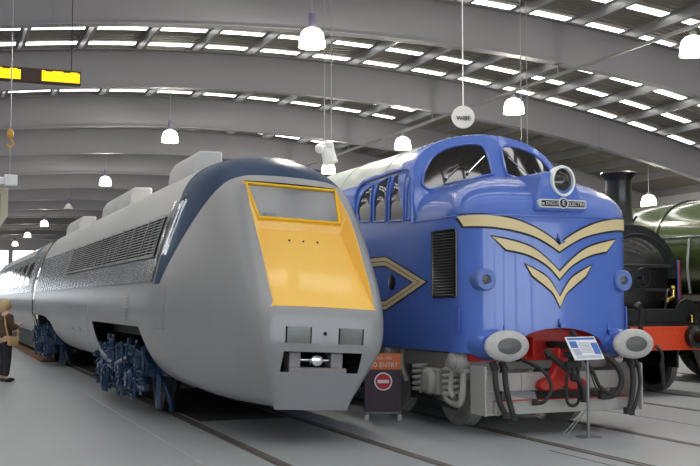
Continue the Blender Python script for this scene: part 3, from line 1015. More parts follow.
# side cab windows with curved pillars
for sg in (-1, 1):
    X = DX + sg * (HW + .005)
    def sxx(z):
        z = max(2.6, z)
        for (xa, za), (xb, zb_) in zip(ARCH, ARCH[1:]):
            if za <= z <= zb_: return DX + sg * abs(xa + (xb - xa) * (z - za) / (zb_ - za))
        return DX + sg * 1.2
    sidemap = lambda y, z, off: (sxx(z) + sg * off, y, z)
    for k, outl in enumerate([
        [(14.10, 2.70), (14.16, 2.85), (14.08, 3.03), (13.92, 3.14), (13.66, 3.19), (13.66, 2.67)],
        [(13.55, 2.66), (13.54, 2.95), (13.46, 3.20), (13.10, 3.25), (13.11, 2.95), (13.12, 2.64)],
        [(13.02, 2.63), (13.01, 2.95), (12.94, 3.24), (12.53, 3.27), (12.54, 2.95), (12.55, 2.61)],
        [(12.45, 2.61), (12.44, 2.92), (12.38, 3.16), (12.33, 2.98), (12.33, 2.61)]]):
        b = MB(); b.grid(pane_patch(outl, .006, sidemap), closed=True)
        w = b.build('cab_side_window', M['dark_glass'], loco, smooth=60)
        P = []
        for (p, q) in zip(outl, outl[1:] + outl[:1]):
            for i in range(4): P.append(sidemap(p[0] + (q[0] - p[0]) * i / 4, p[1] + (q[1] - p[1]) * i / 4, .012))
        b = MB().tube(P, .015, 6, closed=True)
        b.build('window_frame', M['blue'], w)
    P = smoothpts([sidemap(14.24, 2.60, .015), sidemap(14.3, 2.95, .015), sidemap(14.15, 3.24, .015), sidemap(13.6, 3.30, .03), sidemap(12.6, 3.31, .03), sidemap(12.36, 3.22, .02), sidemap(12.28, 2.9, .015), sidemap(12.28, 2.56, .01)], 5)
    MB().tube(P, .030, 8).build('window_hood', M['blue'], loco)
    # louvre
    b = MB().mi(1)
    LY0, LY1, LZ0, LZ1 = 11.10, 11.70, 1.60, 2.40
    def nx(y): 
        if y >= CORN: return HW
        return HW * max(0, 1 - ((CORN - y) / (CORN - FRONT)) ** NEXP) ** (1 / NEXP)
    b.grid([[(DX + sg * (nx(LY0 + (LY1 - LY0) * i / 8) + .006), LY0 + (LY1 - LY0) * i / 8, z) for z in (LZ0, LZ1)] for i in range(9)])
    b.mi(0)
    for q in range(22):
        z = LZ0 + .03 + (LZ1 - LZ0 - .06) * q / 21
        b.grid([[(DX + sg * (nx(y) + .008), y, z + .014), (DX + sg * (nx(y) + .028), y, z - .010)] for y in [LY0 + .02 + (LY1 - LY0 - .04) * i / 8 for i in range(9)]])
    fr = [(LY0 + (LY1 - LY0) * i / 8, LZ0) for i in range(8)] + [(LY1, LZ0 + (LZ1 - LZ0) * i / 4) for i in range(4)] + [(LY1 - (LY1 - LY0) * i / 8, LZ1) for i in range(8)] + [(LY0, LZ1 - (LZ1 - LZ0) * i / 4) for i in range(4)]
    b.tube([(DX + sg * (nx(y) + .012), y, z) for (y, z) in fr], .016, 5, closed=True)
    b.build('side_louvre', [M['black'], M['dark']], loco, smooth=0, fixn=False)
    # coach line with pointed end
    def band(b, pts, w, off):
        P = [Vector((0, p[0], p[1])) for p in pts]
        rws = []
        for i in range(len(P)):
            d0 = (P[i] - P[i - 1]).normalized() if i > 0 else (P[1] - P[0]).normalized()
            d1 = (P[i + 1] - P[i]).normalized() if i < len(P) - 1 else d0
            n0 = Vector((0, -d0.z, d0.y)); n1 = Vector((0, -d1.z, d1.y))
            mm = (n0 + n1).normalized(); mm = mm / max(.3, mm.dot(n0))
            rws.append([(DX + sg * (HW + off), (P[i] - mm * w).y, (P[i] - mm * w).z), (DX + sg * (HW + off), (P[i] + mm * w).y, (P[i] + mm * w).z)])
        b.grid(rws)
    line = [(YEND - .2, 2.09), (13.15, 2.09), (12.08, 1.79), (13.15, 1.49), (YEND - .2, 1.49)]
    b = MB().mi(1); band(b, line, .075, .004); b.mi(0); band(b, line, .056, .008); b.mi(1); band(b, line, .005, .0095)
    b.build('coach_line', [M['cream'], M['ink']], loco, smooth=0)
    b = MB().lathe([(.105, 0), (.105, .012), (.09, .018), (.0, .02)], (DX + sg * HW, 12.95, 1.80), (sg, 0, 0), 24, sx=1.0, sy=1.0)
    b.build('filler_cover', [M['black']], loco)
    b = MB()
    for q in range(5): b.bb(DX + sg * (nx(11.12) + .006) - .008, DX + sg * (nx(11.12) + .006) + .012, 11.04 + .05 * (q % 2) * 0, 11.16, 1.20 + .055 * q, 1.24 + .055 * q)
    b.bb(DX + sg * (nx(11.12) + .002) - .01, DX + sg * (nx(11.12) + .01), 11.02, 11.18, 1.17, 1.48)
    b.build('jack_pocket', M['blue'], loco, smooth=0, bevel=.006)

# cream chevrons on the nose: seen points turned into x,z on the nose wall, kept symmetrical
def strip(bb, up_, lo_, off, n=36):
    """two curves (x,z) from the outer tip to the centre; mirrored"""
    def res(c):
        Q = smoothpts([(p[0], p[1], 0) for p in c], 8)
        L = [0]
        for a, d in zip(Q, Q[1:]): L.append(L[-1] + (d - a).length)
        o = []
        for i in range(n + 1):
            t = L[-1] * i / n
            k = next(j for j in range(1, len(L)) if L[j] >= t - 1e-9)
            f = (t - L[k - 1]) / max(1e-9, L[k] - L[k - 1])
            o.append(Q[k - 1].lerp(Q[k], f))
        return o
    U, Lw = res(up_), res(lo_)
    for sg in (-1, 1):
        rws = []
        for p, q in zip(U, Lw):
            r = []
            for t in (0, .33, .67, 1):
                v = p.lerp(q, t)
                x = v.x; y = yfront(x)
                nx_ = 0 if x < .6 else min(1, (x - .6) / .7)
                r.append((DX + sg * (x + off * nx_), y - off, v.y))
            rws.append(r)
        bb.grid(rws)
CH = [([(1.17, 2.56), (.88, 2.555), (.575, 2.503), (.31, 2.407), (.095, 2.292), (0.0, 2.215)], [(1.13, 2.43), (.88, 2.422), (.60, 2.382), (.345, 2.318), (.15, 2.228), (0.0, 2.14)]),
      ([(.86, 2.304), (.615, 2.254), (.392, 2.187), (.201, 2.071), (0.0, 1.90)], [(.70, 2.155), (.468, 2.11), (.279, 2.035), (.134, 1.945), (0.0, 1.81)]),
      ([(.455, 1.978), (.281, 1.893), (.142, 1.799), (0.0, 1.60)], [(.37, 1.85), (.20, 1.731), (.085, 1.633), (0.0, 1.475)])]
for (u, l) in CH:
    b = MB().mi(0); strip(b, u, l, .010)
    b.mi(1)
    uu = [(u[0][0] + .025, u[0][1] + .02)] + [(x, z + .022) for (x, z) in u[1:]]
    ll = [(l[0][0] + .012, l[0][1] - .022)] + [(x, z - .024) for (x, z) in l[1:]]
    strip(b, uu, ll, .006)
    b.build('chevron', [M['cream'], M['ink']], loco, smooth=60, fixn=False)
# headlight on its fairing, with the maker's plate under it
b = MB()
fair = [(-.33, 2.70), (-.27, 2.90), (-.19, 3.10), (.19, 3.10), (.27, 2.90), (.33, 2.70), (.35, 2.62), (-.35, 2.62)]
b.prism([(DX + x, 10.655 + (2.6 < z) * (z - 2.6) * .16, z) for (x, z) in fair], (0, .75, .0))
hf = b.build('headlight_fairing', M['blue'], loco, bevel=.03, smooth=50)
hx, hy, hz = DX + .05, 10.70, 2.985
b = MB()
b.lathe([(.15, .12), (.186, .1), (.192, 0), (.184, -.03), (.158, -.028), (.152, .02)], (hx, hy, hz), (0, 1, 0), 40, sx=.86)
b.build('headlight_ring', M['ring'], loco)
b = MB()
b.lathe([(.0, -.035), (.05, -.030), (.10, -.012), (.155, .02)], (hx, hy, hz), (0, 1, 0), 36, sx=.86)
b.build('headlight_lens', M['dark_glass'], loco)
py = 10.63
b = MB().mi(0)
def roundrect(x0, x1, z0, z1, r, n=5):
    P = []
    for (cx, cz, a0) in ((x1 - r, z1 - r, 0), (x0 + r, z1 - r, PI / 2), (x0 + r, z0 + r, PI), (x1 - r, z0 + r, 1.5 * PI)):
        for i in range(n + 1):
            a = a0 + PI / 2 * i / n
            P.append((cx + r * math.cos(a), cz + r * math.sin(a)))
    return P
pc = DX + .01
b.mi(1).prism([(x, py, z) for (x, z) in roundrect(pc - .325, pc + .325, 2.655, 2.755, .03)], (0, .06, 0))
b.mi(0).prism([(x, py - .004, z) for (x, z) in roundrect(pc - .308, pc + .308, 2.671, 2.739, .02)], (0, .03, 0))
b.mi(1).lathe([(.066, 0), (.066, .02)], (pc, py - .006, 2.712), (0, 1, 0), 24)
b.mi(0).lathe([(.052, 0), (.052, .02)], (pc, py - .009, 2.712), (0, 1, 0), 24)
npl = b.build('name_plate', [M['ink'], M['white']], loco, smooth=30)
text('lettering', 'The ENGLISH', .062, M['white'], npl, (pc - .185, py - .007, 2.703), (PI / 2, 0, 0), .002, .92)
text('lettering', 'ELECTRIC', .062, M['white'], npl, (pc + .19, py - .007, 2.703), (PI / 2, 0, 0), .002, .98)
text('lettering', 'E', .09, M['white'], npl, (pc, py - .012, 2.712), (PI / 2, 0, 0), .002)
# lamp brackets
for (x, z, h) in ((0.0, 2.30, .11), (0.0, 1.29, .10), (-.72, 1.20, .13), (.72, 1.20, .13)):
    y = yfront(x)
    b = MB(); b.bb(DX + x - .02, DX + x + .02, y - .02, y + .01, z - h / 2, z + h / 2); b.bb(DX + x - .02, DX + x + .05, y - .06, y - .0, z - h / 2, z - h / 2 + .02); b.bb(DX + x - .02, DX + x - .008, y - .05, y, z - h / 2, z)
    b.build('lamp_bracket', M['blue'], loco, smooth=0)
# marker lamps
for sg in (-1, 1):
    x = sg * .96; y = yfront(x); z = 1.80
    b = MB()
    b.lathe([(.13, .25), (.13, .0), (.115, -.02), (.06, -.02), (.05, .0)], (DX + x, y - .07, z), (0, 1, 0), 28)
    ml = b.build('marker_lamp', M['blue_light'], loco)
    b = MB(); b.lathe([(0, -.015), (.035, -.01), (.055, .0)], (DX + x, y - .07, z), (0, 1, 0), 20)
    b.build('lamp_lens', M['lens'], ml)
# buffers
def buffer(x, y, z, parent, mats, rx=.33, rz=.235, yb=.45, face=True):
    b = MB()
    b.lathe([(.15, yb + .25), (.15, .22), (.12, .2), (.12, .04)], (x, y, z), (0, 1, 0), 24)
    bf = b.build('buffer', mats[0], parent)
    b = MB()
    b.lathe([(0, -.035), (.35, -.03), (.72, -.012), (.94, .01), (1, .028), (1, .05), (0, .06)], (x, y, z), (0, 1, 0), 40, sx=rx, sy=rz)
    h = b.build('buffer_head', mats[1], bf, smooth=50)
    if face:
        b = MB().lathe([(0, -.04), (.45, -.034), (.52, -.026)], (x, y, z), (0, 1, 0), 28, sx=rx * 1.05, sy=rz)
        b.build('buffer_wear', mats[2], bf)
    return bf
M['bufhead'] = mat('scuffed buffer paint', (186, 187, 184), .5, .1, .22, 22)
M['bufwear'] = mat('greased buffer centre', (104, 104, 104), .45, .3, .25, 18)
for sg in (-1, 1):
    buffer(DX + sg * .865, 10.44, 1.04, loco, (M['blue'], M['bufhead'], M['bufwear']), rx=.285, rz=.178)
    b = MB().lathe([(.25, .9), (.25, .14), (.2, .04)], (DX + sg * .865, 10.66, 1.04), (0, 1, 0), 28, sy=.72)
    b.build('buffer_housing', M['blue'], loco)
# red drag box inside the arch
b = MB()
P = [(-.66, ZB - .02)] + [(.66 * math.cos(PI - PI * i / 20), ZB + .30 * math.sin(PI * i / 20)) for i in range(21)] + [(.66, ZB - .02), (.66, .86), (-.66, .86)]
b.prism([(DX + x, 11.0, z) for (x, z) in P], (0, .3, 0))
ring = [(.66 * math.cos(PI - PI * i / 20), ZB + .29 * math.sin(PI * i / 20)) for i in range(21)]
b.grid([[(DX + x, yfront(x) + .015, z) for (x, z) in ring], [(DX + x, 11.02, z) for (x, z) in ring]])
b.bb(DX - 1.05, DX + 1.05, 10.95, 11.3, .84, .96)
for x in (-.45, -.3, .3, .45): b.bb(DX + x - .012, DX + x + .012, 10.82, 11.0, .88, 1.12)
drag = b.build('drag_box', M['red'], loco, smooth=30)
b = MB()
b.prism([(DX + x, 10.64, z) for (x, z) in ((-.06, 1.0), (.06, 1.0), (.10, .8), (.17, .66), (.30, .62), (.34, .54), (.28, .50), (.1, .50), (0, .54), (-.1, .50), (-.28, .50), (-.34, .54), (-.30, .62), (-.17, .66), (-.10, .8))], (0, .13, 0))
b.build('coupling_pedestal', M['red'], drag, bevel=.02)
# draw hook and screw coupling
b = MB()
b.bb(DX - .05, DX + .05, 10.5, 10.95, .99, 1.07)
b.tube([(DX, 10.55, 1.03), (DX, 10.46, 1.07), (DX, 10.42, 1.14), (DX, 10.47, 1.18)], .035, 8, smooth=4)
b.build('draw_hook', M['rubber'], loco)
b = MB()
for sg in (-1, 1):
    b.tube([(DX + sg * .05, 10.47, 1.10), (DX + sg * .055, 10.46, .95), (DX + sg * .05, 10.46, .82)], .02, 6)
    b.tube([(DX + sg * .06, 10.46, .78), (DX + sg * .085, 10.47, .6), (DX + sg * .085, 10.47, .42), (DX + sg * .05, 10.47, .35), (DX, 10.47, .335)], .02, 6, smooth=3)
b.cyl((DX, 10.46, .70), (DX, 10.46, .9), .03); b.bb(DX - .1, DX + .1, 10.43, 10.49, .78, .85); b.bb(DX - .1, DX + .1, 10.43, 10.49, .9, .96)
b.sphere((DX, 10.44, .66), .05, 10)
b.build('screw_coupling', M['rubber'], loco)
# air hoses
HOSES = [
    [(-.96, 10.58, .80), (-.99, 10.52, .62), (-.95, 10.5, .40), (-.86, 10.5, .24)],
    [(-.84, 10.58, .80), (-.86, 10.52, .6), (-.83, 10.5, .42), (-.78, 10.48, .22)],
    [(-.50, 10.85, .88), (-.32, 10.6, .74), (-.27, 10.5, .55), (-.36, 10.5, .40), (-.46, 10.55, .37)],
    [(-.22, 10.6, .92), (-.02, 10.48, .72), (.10, 10.44, .58), (.13, 10.42, .40)],
    [(.30, 10.75, .95), (.52, 10.5, .88), (.66, 10.44, .66), (.58, 10.44, .46), (.40, 10.46, .42)],
    [(.36, 10.8, .9), (.30, 10.5, .72), (.36, 10.44, .54), (.52, 10.44, .45)],
    [(.90, 10.56, .80), (.87, 10.5, .58), (.80, 10.46, .34), (.74, 10.44, .24)],
    [(.98, 10.56, .80), (.97, 10.5, .58), (.88, 10.46, .36), (.80, 10.44, .22)]]
for i, P in enumerate(HOSES):
    r = .034 if i in (0, 1, 3, 4, 6) else .022
    b = MB().tube([(DX + p[0], p[1], p[2]) for p in P], r, 8, smooth=6)
    b.cyl((DX + P[-1][0], P[-1][1], P[-1][2] + .05), (DX + P[-1][0], P[-1][1], P[-1][2] - .02), r * 1.5)
    b.cyl((DX + P[0][0], P[0][1], P[0][2] - .03), (DX + P[0][0], P[0][1] + .06, P[0][2] + .04), r * 1.3)
    b.build('brake_hose', M['rubber'], loco, smooth=60)
b = MB().tube([(DX + .26, 10.5, .74), (DX + .31, 10.5, .6), (DX + .38, 10.5, .48), (DX + .45, 10.52, .55)], .008, 5, smooth=4)
b.build('chain', M['rubber'], loco)
# bogie: guard beams at the front, side frame with axle boxes and springs, wheels
def diesel_bogie(yc, front):
    f = MB()
    ax = [yc - 1.9, yc, yc + 1.9]
    for sg in (-1, 1):
        x = DX + sg * 1.0
        f.bb(x - .05, x + .05, yc - 2.5, yc + 2.5, .72, .92)
        f.prism([(x - .04, yc - 2.5, .74), (x - .04, yc - 1.2, .74), (x - .04, yc - 1.35, .45), (x - .04, yc - 2.3, .55)], (.08, 0, 0))
        f.prism([(x - .04, yc + 2.5, .74), (x - .04, yc + 1.2, .74), (x - .04, yc + 1.35, .45), (x - .04, yc + 2.3, .55)], (.08, 0, 0))
    f.bb(DX - 1.0, DX + 1.0, yc - 2.55, yc - 2.4, .72, .9)
    bo = f.build('bogie', M['frame_grey'], loco, bevel=.012)
    for y in ax:
        w = MB(); wheelset(w, DX, y, .55)
        w.build('wheelset', M['frame_grey'], bo)
        for sg in (-1, 1):
            x = DX + sg * 1.07
            a = MB()
            a.bb(x - .1, x + .08, y - .22, y + .22, .40, .72)
            a.lathe([(.16, 0), (.16, .05), (.13, .09), (.0, .1)], (x + sg * .08, y, .56), (sg, 0, 0), 20)
            a.build('axlebox', M['frame_grey'], bo, bevel=.02)
            for k in (-1, 1):
                a = MB().coil((x, y + k * .42, .40), .11, .36, 5, .028)
                a.build('coil_spring', M['frame_grey'], bo)
            a = MB()
            # brake cylinder with its hanging pipes
            a.lathe([(.0, 0), (.11, .0), (.15, .03), (.15, .12), (.12, .15), (.12, .18)], (x - sg * .08, y - .62, .84), (sg, 0, 0), 20)
            a.lathe([(.09, 0), (.09, .04), (.045, .06)], (x + sg * .09, y - .62, .84), (sg, 0, 0), 16)
            a.tube([(x + sg * .05, y - .42, .84), (x + sg * .07, y - .36, .6), (x + sg * .08, y - .42, .38), (x + sg * .08, y - .70, .33), (x + sg * .07, y - .80, .42), (x + sg * .05, y - .80, .7)], .038, 10, smooth=5)
            a.tube([(x + sg * .05, y - .52, .74), (x + sg * .08, y - .52, .5), (x + sg * .08, y - .60, .4)], .032, 10, smooth=4)
            a.bb(x - .04, x + .04, y - .8, y - .45, .70, .75)
            a.build('brake_cylinder', M['frame_grey'], bo)
            a = MB().tube([(x + sg * .02, y + .85, .5), (x + sg * .07, y + .9, .7), (x + sg * .07, y + .9, .84), (x + sg * .02, y + .98, .9)], .035, 8, smooth=4)
            a.build('sand_pipe', M['frame_grey'], bo)
            a = MB()
            a.bb(x - .05, x + .05, y + .62, y + .68, .3, .6); a.tube([(x, y + .65, .35), (x + sg * .05, y - .6, .28)], .03, 6)
            a.build('brake_rigging', M['bogie_dark'], bo)
    return bo
diesel_bogie(13.75, True)
diesel_bogie(27.2, False)
b = MB()
for sg in (-1, 1):
    x = DX + sg * .99
    b.bb(x - .085, x + .085, 10.66, 10.70, .24, .73)
    b.bb(x - .095, x - .07, 10.6, 10.95, .24, .80); b.bb(x + .07, x + .095, 10.6, 10.95, .24, .80)
    b.bb(x - .09, x + .09, 10.64, 10.69, .49, .52); b.bb(x - .09, x + .09, 10.64, 10.69, .24, .27); b.bb(x - .09, x + .09, 10.64, 10.69, .71, .74)
    b.bb(x - .03, x + .03, 10.7, 11.6, .62, .76)
b.bb(DX - .92, DX + .92, 10.78, 10.86, .50, .71)
for x in (-.5, 0, .45): b.bb(DX + x - .006, DX + x + .006, 10.77, 10.80, .50, .71)
b.build('guard_frame', M['frame_grey'], loco, smooth=0, bevel=.006)
b = MB()
b.bb(DX - .95, DX + .93, 10.62, 10.68, .25, .385)
b.bb(DX - .95, DX + .93, 10.60, 10.74, .385, .40)
b.build('guard_rail', M['frame_grey'], loco, smooth=0, bevel=.006)
b = MB().bb(DX - .95, DX + .93, 10.612, 10.73, .400, .405)
b.build('guard_edge', M['red'], loco, smooth=0)
b = MB()
b.bb(DX - .85, DX + .85, 11.3, 29.5, .86, 1.0); b.bb(DX - 1.1, DX + 1.1, 17.2, 23.6, .35, .95)
b.build('underframe', M['bogie_dark'], loco, smooth=0)
# ------------------------------------------------------------------ black steam locomotive
BX = 10.93
st = thing('steam_locomotive', 'black steam locomotive with tall chimney and orange-red buffer beam', 'locomotive', (BX, 18, 0))
b = MB()
b.lathe([(.80, 0), (.82, .02), (.82, 1.1), (.78, 1.12), (.78, 6.2)], (BX, 14.62, 1.93), (0, 1, 0), 48)
boil = b.build('boiler', M['black'], st, smooth=40)
for yy in (16.4, 18.0, 19.6):
    MB().lathe([(.795, 0), (.795, .06)], (BX, yy, 1.93), (0, 1, 0), 48).build('boiler_band', M['steel'], boil)
b = MB()
b.lathe([(.90, 0), (.90, .06), (.80, .06)], (BX, 14.60, 1.93), (0, 1, 0), 40, a0=0, a1=2 * PI)
b.bb(BX - .90, BX + .90, 14.6, 14.66, 1.25, 1.93)
b.bb(BX - .90, BX + .90, 14.66, 15.7, 1.25, 1.45)
b.build('smokebox_saddle', M['black'], st, smooth=40)
b = MB().lathe([(0, -.14), (.25, -.13), (.48, -.08), (.66, -.01), (.68, .0), (.68, .03)], (BX, 14.59, 1.93), (0, 1, 0), 48)
dr = b.build('smokebox_door', M['black'], st, smooth=40)
b = MB()
for z in (1.73, 2.13): b.bb(BX - .55, BX + .66, 14.44, 14.56, z - .03, z + .03)
b.build('door_strap', M['black'], dr, bevel=.008)
b = MB()
b.cyl((BX, 14.36, 1.93), (BX, 14.5, 1.93), .035)
b.tube([(BX + .16 * math.cos(a * PI / 10), 14.38, 1.93 + .16 * math.sin(a * PI / 10)) for a in range(20)], .014, 6, closed=True)
for a in range(4): b.cyl((BX, 14.38, 1.93), (BX + .16 * math.cos(a * PI / 2 + .4), 14.38, 1.93 + .16 * math.sin(a * PI / 2 + .4)), .01, n=6)
b.build('door_handwheel', M['bogie_dark'], dr)
b = MB().tube([(BX + .72 * math.cos(PI * a / 16), 14.5, 1.93 + .74 * math.sin(PI * a / 16)) for a in range(17)], .014, 8)
b.build('handrail', M['bogie_dark'], st)
b = MB().lathe([(.40, -.12), (.32, -.03), (.26, .05), (.235, .16), (.22, .86), (.24, .92), (.29, .97), (.31, 1.0), (.29, 1.03), (.25, 1.03), (.2, 1.0), (.18, .5)], (BX, 15.0, 2.73), (0, 0, 1), 36)
b.build('chimney', M['black'], st, smooth=40)
b = MB().lathe([(.32, -.1), (.3, 0), (.3, .4), (.2, .55), (.0, .6)], (BX, 17.4, 2.80), (0, 0, 1), 28)
b.build('steam_dome', M['black'], st)
b = MB()
for sg in (-1, 1):
    b.mi(0).bb(BX + sg * .895, BX + sg * .915, 14.57, 14.6, 1.3, 2.25)
    b.mi(1).bb(BX + sg * .87, BX + sg * .885, 14.57, 14.6, 1.3, 2.25)
    b.mi(2).bb(BX + sg * .915, BX + sg * .945, 14.57, 14.61, 1.3, 2.3)
b.build('lining', [M['red'], M['print_blue'], M['black']], st, smooth=0)
b = MB()
b.bb(BX - 1.27, BX + 1.27, 14.2, 14.26, .74, 1.13)
beam = b.build('buffer_beam', M['vermilion'], st, smooth=0, bevel=.006)
b = MB()
for i in range(26):
    x = BX - 1.2 + 2.4 * i / 25
    for z in (.79, 1.08): b.lathe([(.012, 0), (.008, .008)], (x, 14.2, z), (0, -1, 0), 6)
for z in (.88, .98):
    for x in (-1.2, .56, 1.2): b.lathe([(.012, 0), (.008, .008)], (BX + x, 14.2, z), (0, -1, 0), 6)
b.build('rivets', M['red'], beam)
for sg in (-1, 1):
    x = BX + sg * .865
    b = MB().lathe([(.19, .45), (.19, .3), (.13, .27), (.10, .08), (.10, 0)], (x, 13.78, .96), (0, 1, 0), 24)
    bf = b.build('buffer', M['black'], st)
    b = MB().lathe([(0, -.04), (.1, -.035), (.2, -.015), (.225, .01), (.225, .04), (0, .05)], (x, 13.75, .96), (0, 1, 0), 32)
    b.build('buffer_head', M['black'], bf, smooth=50)
b = MB()
b.bb(BX - 1.2, BX + 1.2, 14.26, 22.5, 1.13, 1.19)
b.bb(BX - .6, BX - .56, 14.26, 22.4, .45, 1.13); b.bb(BX + .56, BX + .6, 14.26, 22.4, .45, 1.13)
b.bb(BX - .56, BX + .56, 14.7, 16.4, 1.0, 1.25); b.bb(BX - .56, BX + .56, 16.4, 22, .55, 1.25)
b.build('frame', M['black'], st, smooth=0)
for (yy, r, sp) in ((15.05, .53, 10), (17.1, .76, 14), (19.3, .76, 14), (21.6, .53, 10)):
    b = MB(); wheelset(b, BX, yy, r, spokes=sp)
    b.build('wheelset', [M['black'], M['wheel']], st, smooth=40)
for sg in (-1, 1):
    for yy in (17.1, 19.3):
        b = MB().lathe([(.86, -.16), (.86, .16)], (BX + sg * .85, yy, .8), (1, 0, 0), 24, a0=0, a1=2 * PI)
        b.build('splasher', M['black'], st)
    b = MB().lathe([(.2, 0), (.3, .02), (.3, .8), (.2, .82)], (BX + sg * .95, 15.5, .85), (0, 1, 0), 24)
    b.build('cylinder', M['black'], st)
    b = MB().bb(BX + sg * .92, BX + sg * .97, 15.0, 21, 2.42, 2.45)
    b.build('side_handrail', M['steel'], st)
b = MB()
b.bb(BX - 1.2, BX + 1.2, 20.8, 20.86, 1.19, 3.2); b.bb(BX - 1.2, BX - 1.15, 20.8, 23, 1.19, 3.2); b.bb(BX + 1.15, BX + 1.2, 20.8, 23, 1.19, 3.2)
b.grid([[(BX + 1.25 * math.sin(a * PI / 20), y, 2.95 + .45 * math.cos(a * PI / 20)) for a in range(-10, 11)] for y in (20.6, 23.2)])
b.build('cab', M['black'], st, smooth=40)
# fittings on the front platform
b = MB().tube([(BX - .28, 14.12, .78), (BX - .29, 14.08, 1.1), (BX - .30, 14.05, 1.38), (BX - .36, 14.02, 1.5), (BX - .44, 14.0, 1.44)], .042, 10, smooth=5)
b.build('vacuum_pipe', M['rubber'], st)
b = MB()
b.tube([(BX + .02, 14.1, .82), (BX + .06, 14.0, .70), (BX + .05, 14.0, .52)], .03, 8, smooth=3)
b.cyl((BX + .05, 14.0, .55), (BX + .09, 14.0, .12), .045, .03)
b.build('steam_hose', M['rubber'], st)
b = MB()
b.cyl((BX + .70, 14.5, 1.60), (BX + .70, 14.5, 1.76), .04); b.sphere((BX + .70, 14.5, 1.77), .05, 10)
b.cyl((BX + .54, 14.46, 1.56), (BX + .70, 14.5, 1.62), .035); b.sphere((BX + .54, 14.46, 1.56), .055, 10)
b.build('brass_valve', M['brass'], st)
b = MB(); b.cyl((BX + 1.0, 14.4, 1.19), (BX + 1.0, 14.4, 1.28), .022); b.sphere((BX + 1.0, 14.4, 1.29), .032, 10)
b.build('brass_cap', M['brass'], st)
b = MB()
b.bb(BX - .75, BX + .75, 14.35, 14.6, 1.19, 1.42); b.lathe([(.24, 0), (.24, .3), (.16, .36)], (BX + .95, 14.45, 1.35), (0, 1, 0), 20)
b.bb(BX + .75, BX + 1.1, 14.7, 15.2, 1.19, 1.62)
b.tube([(BX - .5, 14.4, 1.42), (BX - .5, 14.42, 1.8), (BX - .62, 14.48, 2.1)], .025, 8, smooth=4); b.tube([(BX + .45, 14.4, 1.4), (BX + .5, 14.4, 1.7), (BX + .62, 14.5, 1.75)], .025, 8, smooth=4)
b.build('front_platform', M['black'], st, bevel=.01)
b = MB()
b.cyl((BX + .02, 14.85, 2.86), (BX + .10, 14.8, 2.98), .02, n=8); b.cyl((BX + .14, 14.85, 2.86), (BX + .22, 14.8, 3.0), .02, n=8)
b.build('lamp_iron', M['black'], st)

# ------------------------------------------------------------------ green steam locomotive
GX = 14.45
gl = thing('steam_locomotive', 'olive green steam locomotive with large boiler at the right edge', 'locomotive', (GX, 20, 0))
b = MB().lathe([(.93, 0), (.93, .5), (.96, 3), (1.0, 6), (1.0, 10)], (GX, 13.4, 2.62), (0, 1, 0), 56)
gb = b.build('boiler', M['green'], gl, smooth=40)
for yy in (15.0, 17.3, 19.6, 21.9):
    b = MB().mi(0).lathe([(1.005 - (.04 if yy < 17 else 0.01), 0), (1.005 - (.04 if yy < 17 else .01), .07)], (GX, yy, 2.62), (0, 1, 0), 56)
    b.build('boiler_band', [M['black']], gb)
b = MB()
for sg in (-1, 1):
    b.tube([(GX + sg * .99, 13.5, 2.78), (GX + sg * 1.02, 22, 2.78)], .02, 6)
    for yy in (14.0, 16.2, 18.4, 20.6): b.cyl((GX + sg * .9, yy, 2.78), (GX + sg * 1.02, yy, 2.78), .025, n=8)
b.build('handrail', M['chrome'], gl)
b = MB().lathe([(.92, 0), (.95, .03), (.95, 1.5), (.93, 1.5)], (GX, 11.9, 2.62), (0, 1, 0), 48)
b.lathe([(0, -.15), (.4, -.1), (.72, 0), (.72, .03)], (GX, 11.9, 2.62), (0, 1, 0), 40)
b.build('smokebox', M['black'], gl, smooth=40)
b = MB().lathe([(.4, -.1), (.28, 0), (.25, .5), (.3, .55), (.2, .55)], (GX, 12.5, 3.5), (0, 0, 1), 28)
b.build('chimney', M['black'], gl)
b = MB().lathe([(.4, -.12), (.36, .0), (.34, .15), (.2, .26), (0, .3)], (GX, 22.0, 3.6), (0, 0, 1), 28)
b.build('steam_dome', M['green'], gl)
b = MB()
b.bb(GX - 1.3, GX + 1.3, 11.6, 25.5, 1.60, 1.66)
rp = b.build('running_plate', M['black'], gl, smooth=0)
b = MB()
for sg in (-1, 1): b.bb(GX + sg * 1.295, GX + sg * 1.31, 11.6, 25.5, 1.55, 1.66)
b.build('footplate_edging', M['rail'], rp, smooth=0)
b = MB()
for sg in (-1, 1): b.bb(GX + sg * .56, GX + sg * .62, 11.6, 25.5, .5, 1.6)
b.bb(GX - .56, GX + .56, 12, 25, .55, 1.7)
b.build('frame', M['black'], gl, smooth=0)
for (yy, r, sp) in ((13.2, .48, 10), (15.6, .94, 18), (17.9, .94, 18), (20.2, .94, 18), (23.0, .56, 12)):
    b = MB(); wheelset(b, GX, yy, r, spokes=sp)
    b.build('wheelset', [M['bogie_dark'], M['wheel']], gl, smooth=40)
for sg in (-1, 1):
    b = MB().lathe([(.25, 0), (.36, .02), (.36, 1.0), (.25, 1.02)], (GX + sg * 1.05, 12.6, 1.05), (0, 1, 0), 24)
    b.build('cylinder', M['black'], gl)
    b = MB()
    b.bb(GX + sg * 1.0, GX + sg * 1.06, 15.6, 20.2, .82, .92); b.cyl((GX + sg * 1.1, 13.6, 1.05), (GX + sg * 1.1, 16, .95), .04)
    b.build('coupling_rod', M['steel'], gl)
    b = MB().tube([(GX + sg * .96, 16.3, 2.75), (GX + sg * 1.02, 16.3, 2.2), (GX + sg * .95, 16.32, 1.7)], .025, 8, smooth=3)
    b.build('feed_pipe', M['steel'], gl)
b = MB()
b.bb(GX - 1.25, GX - 1.2, 23.4, 25.5, 1.66, 3.5); b.bb(GX + 1.2, GX + 1.25, 23.4, 25.5, 1.66, 3.5); b.bb(GX - 1.25, GX + 1.25, 23.4, 23.46, 1.66, 3.5)
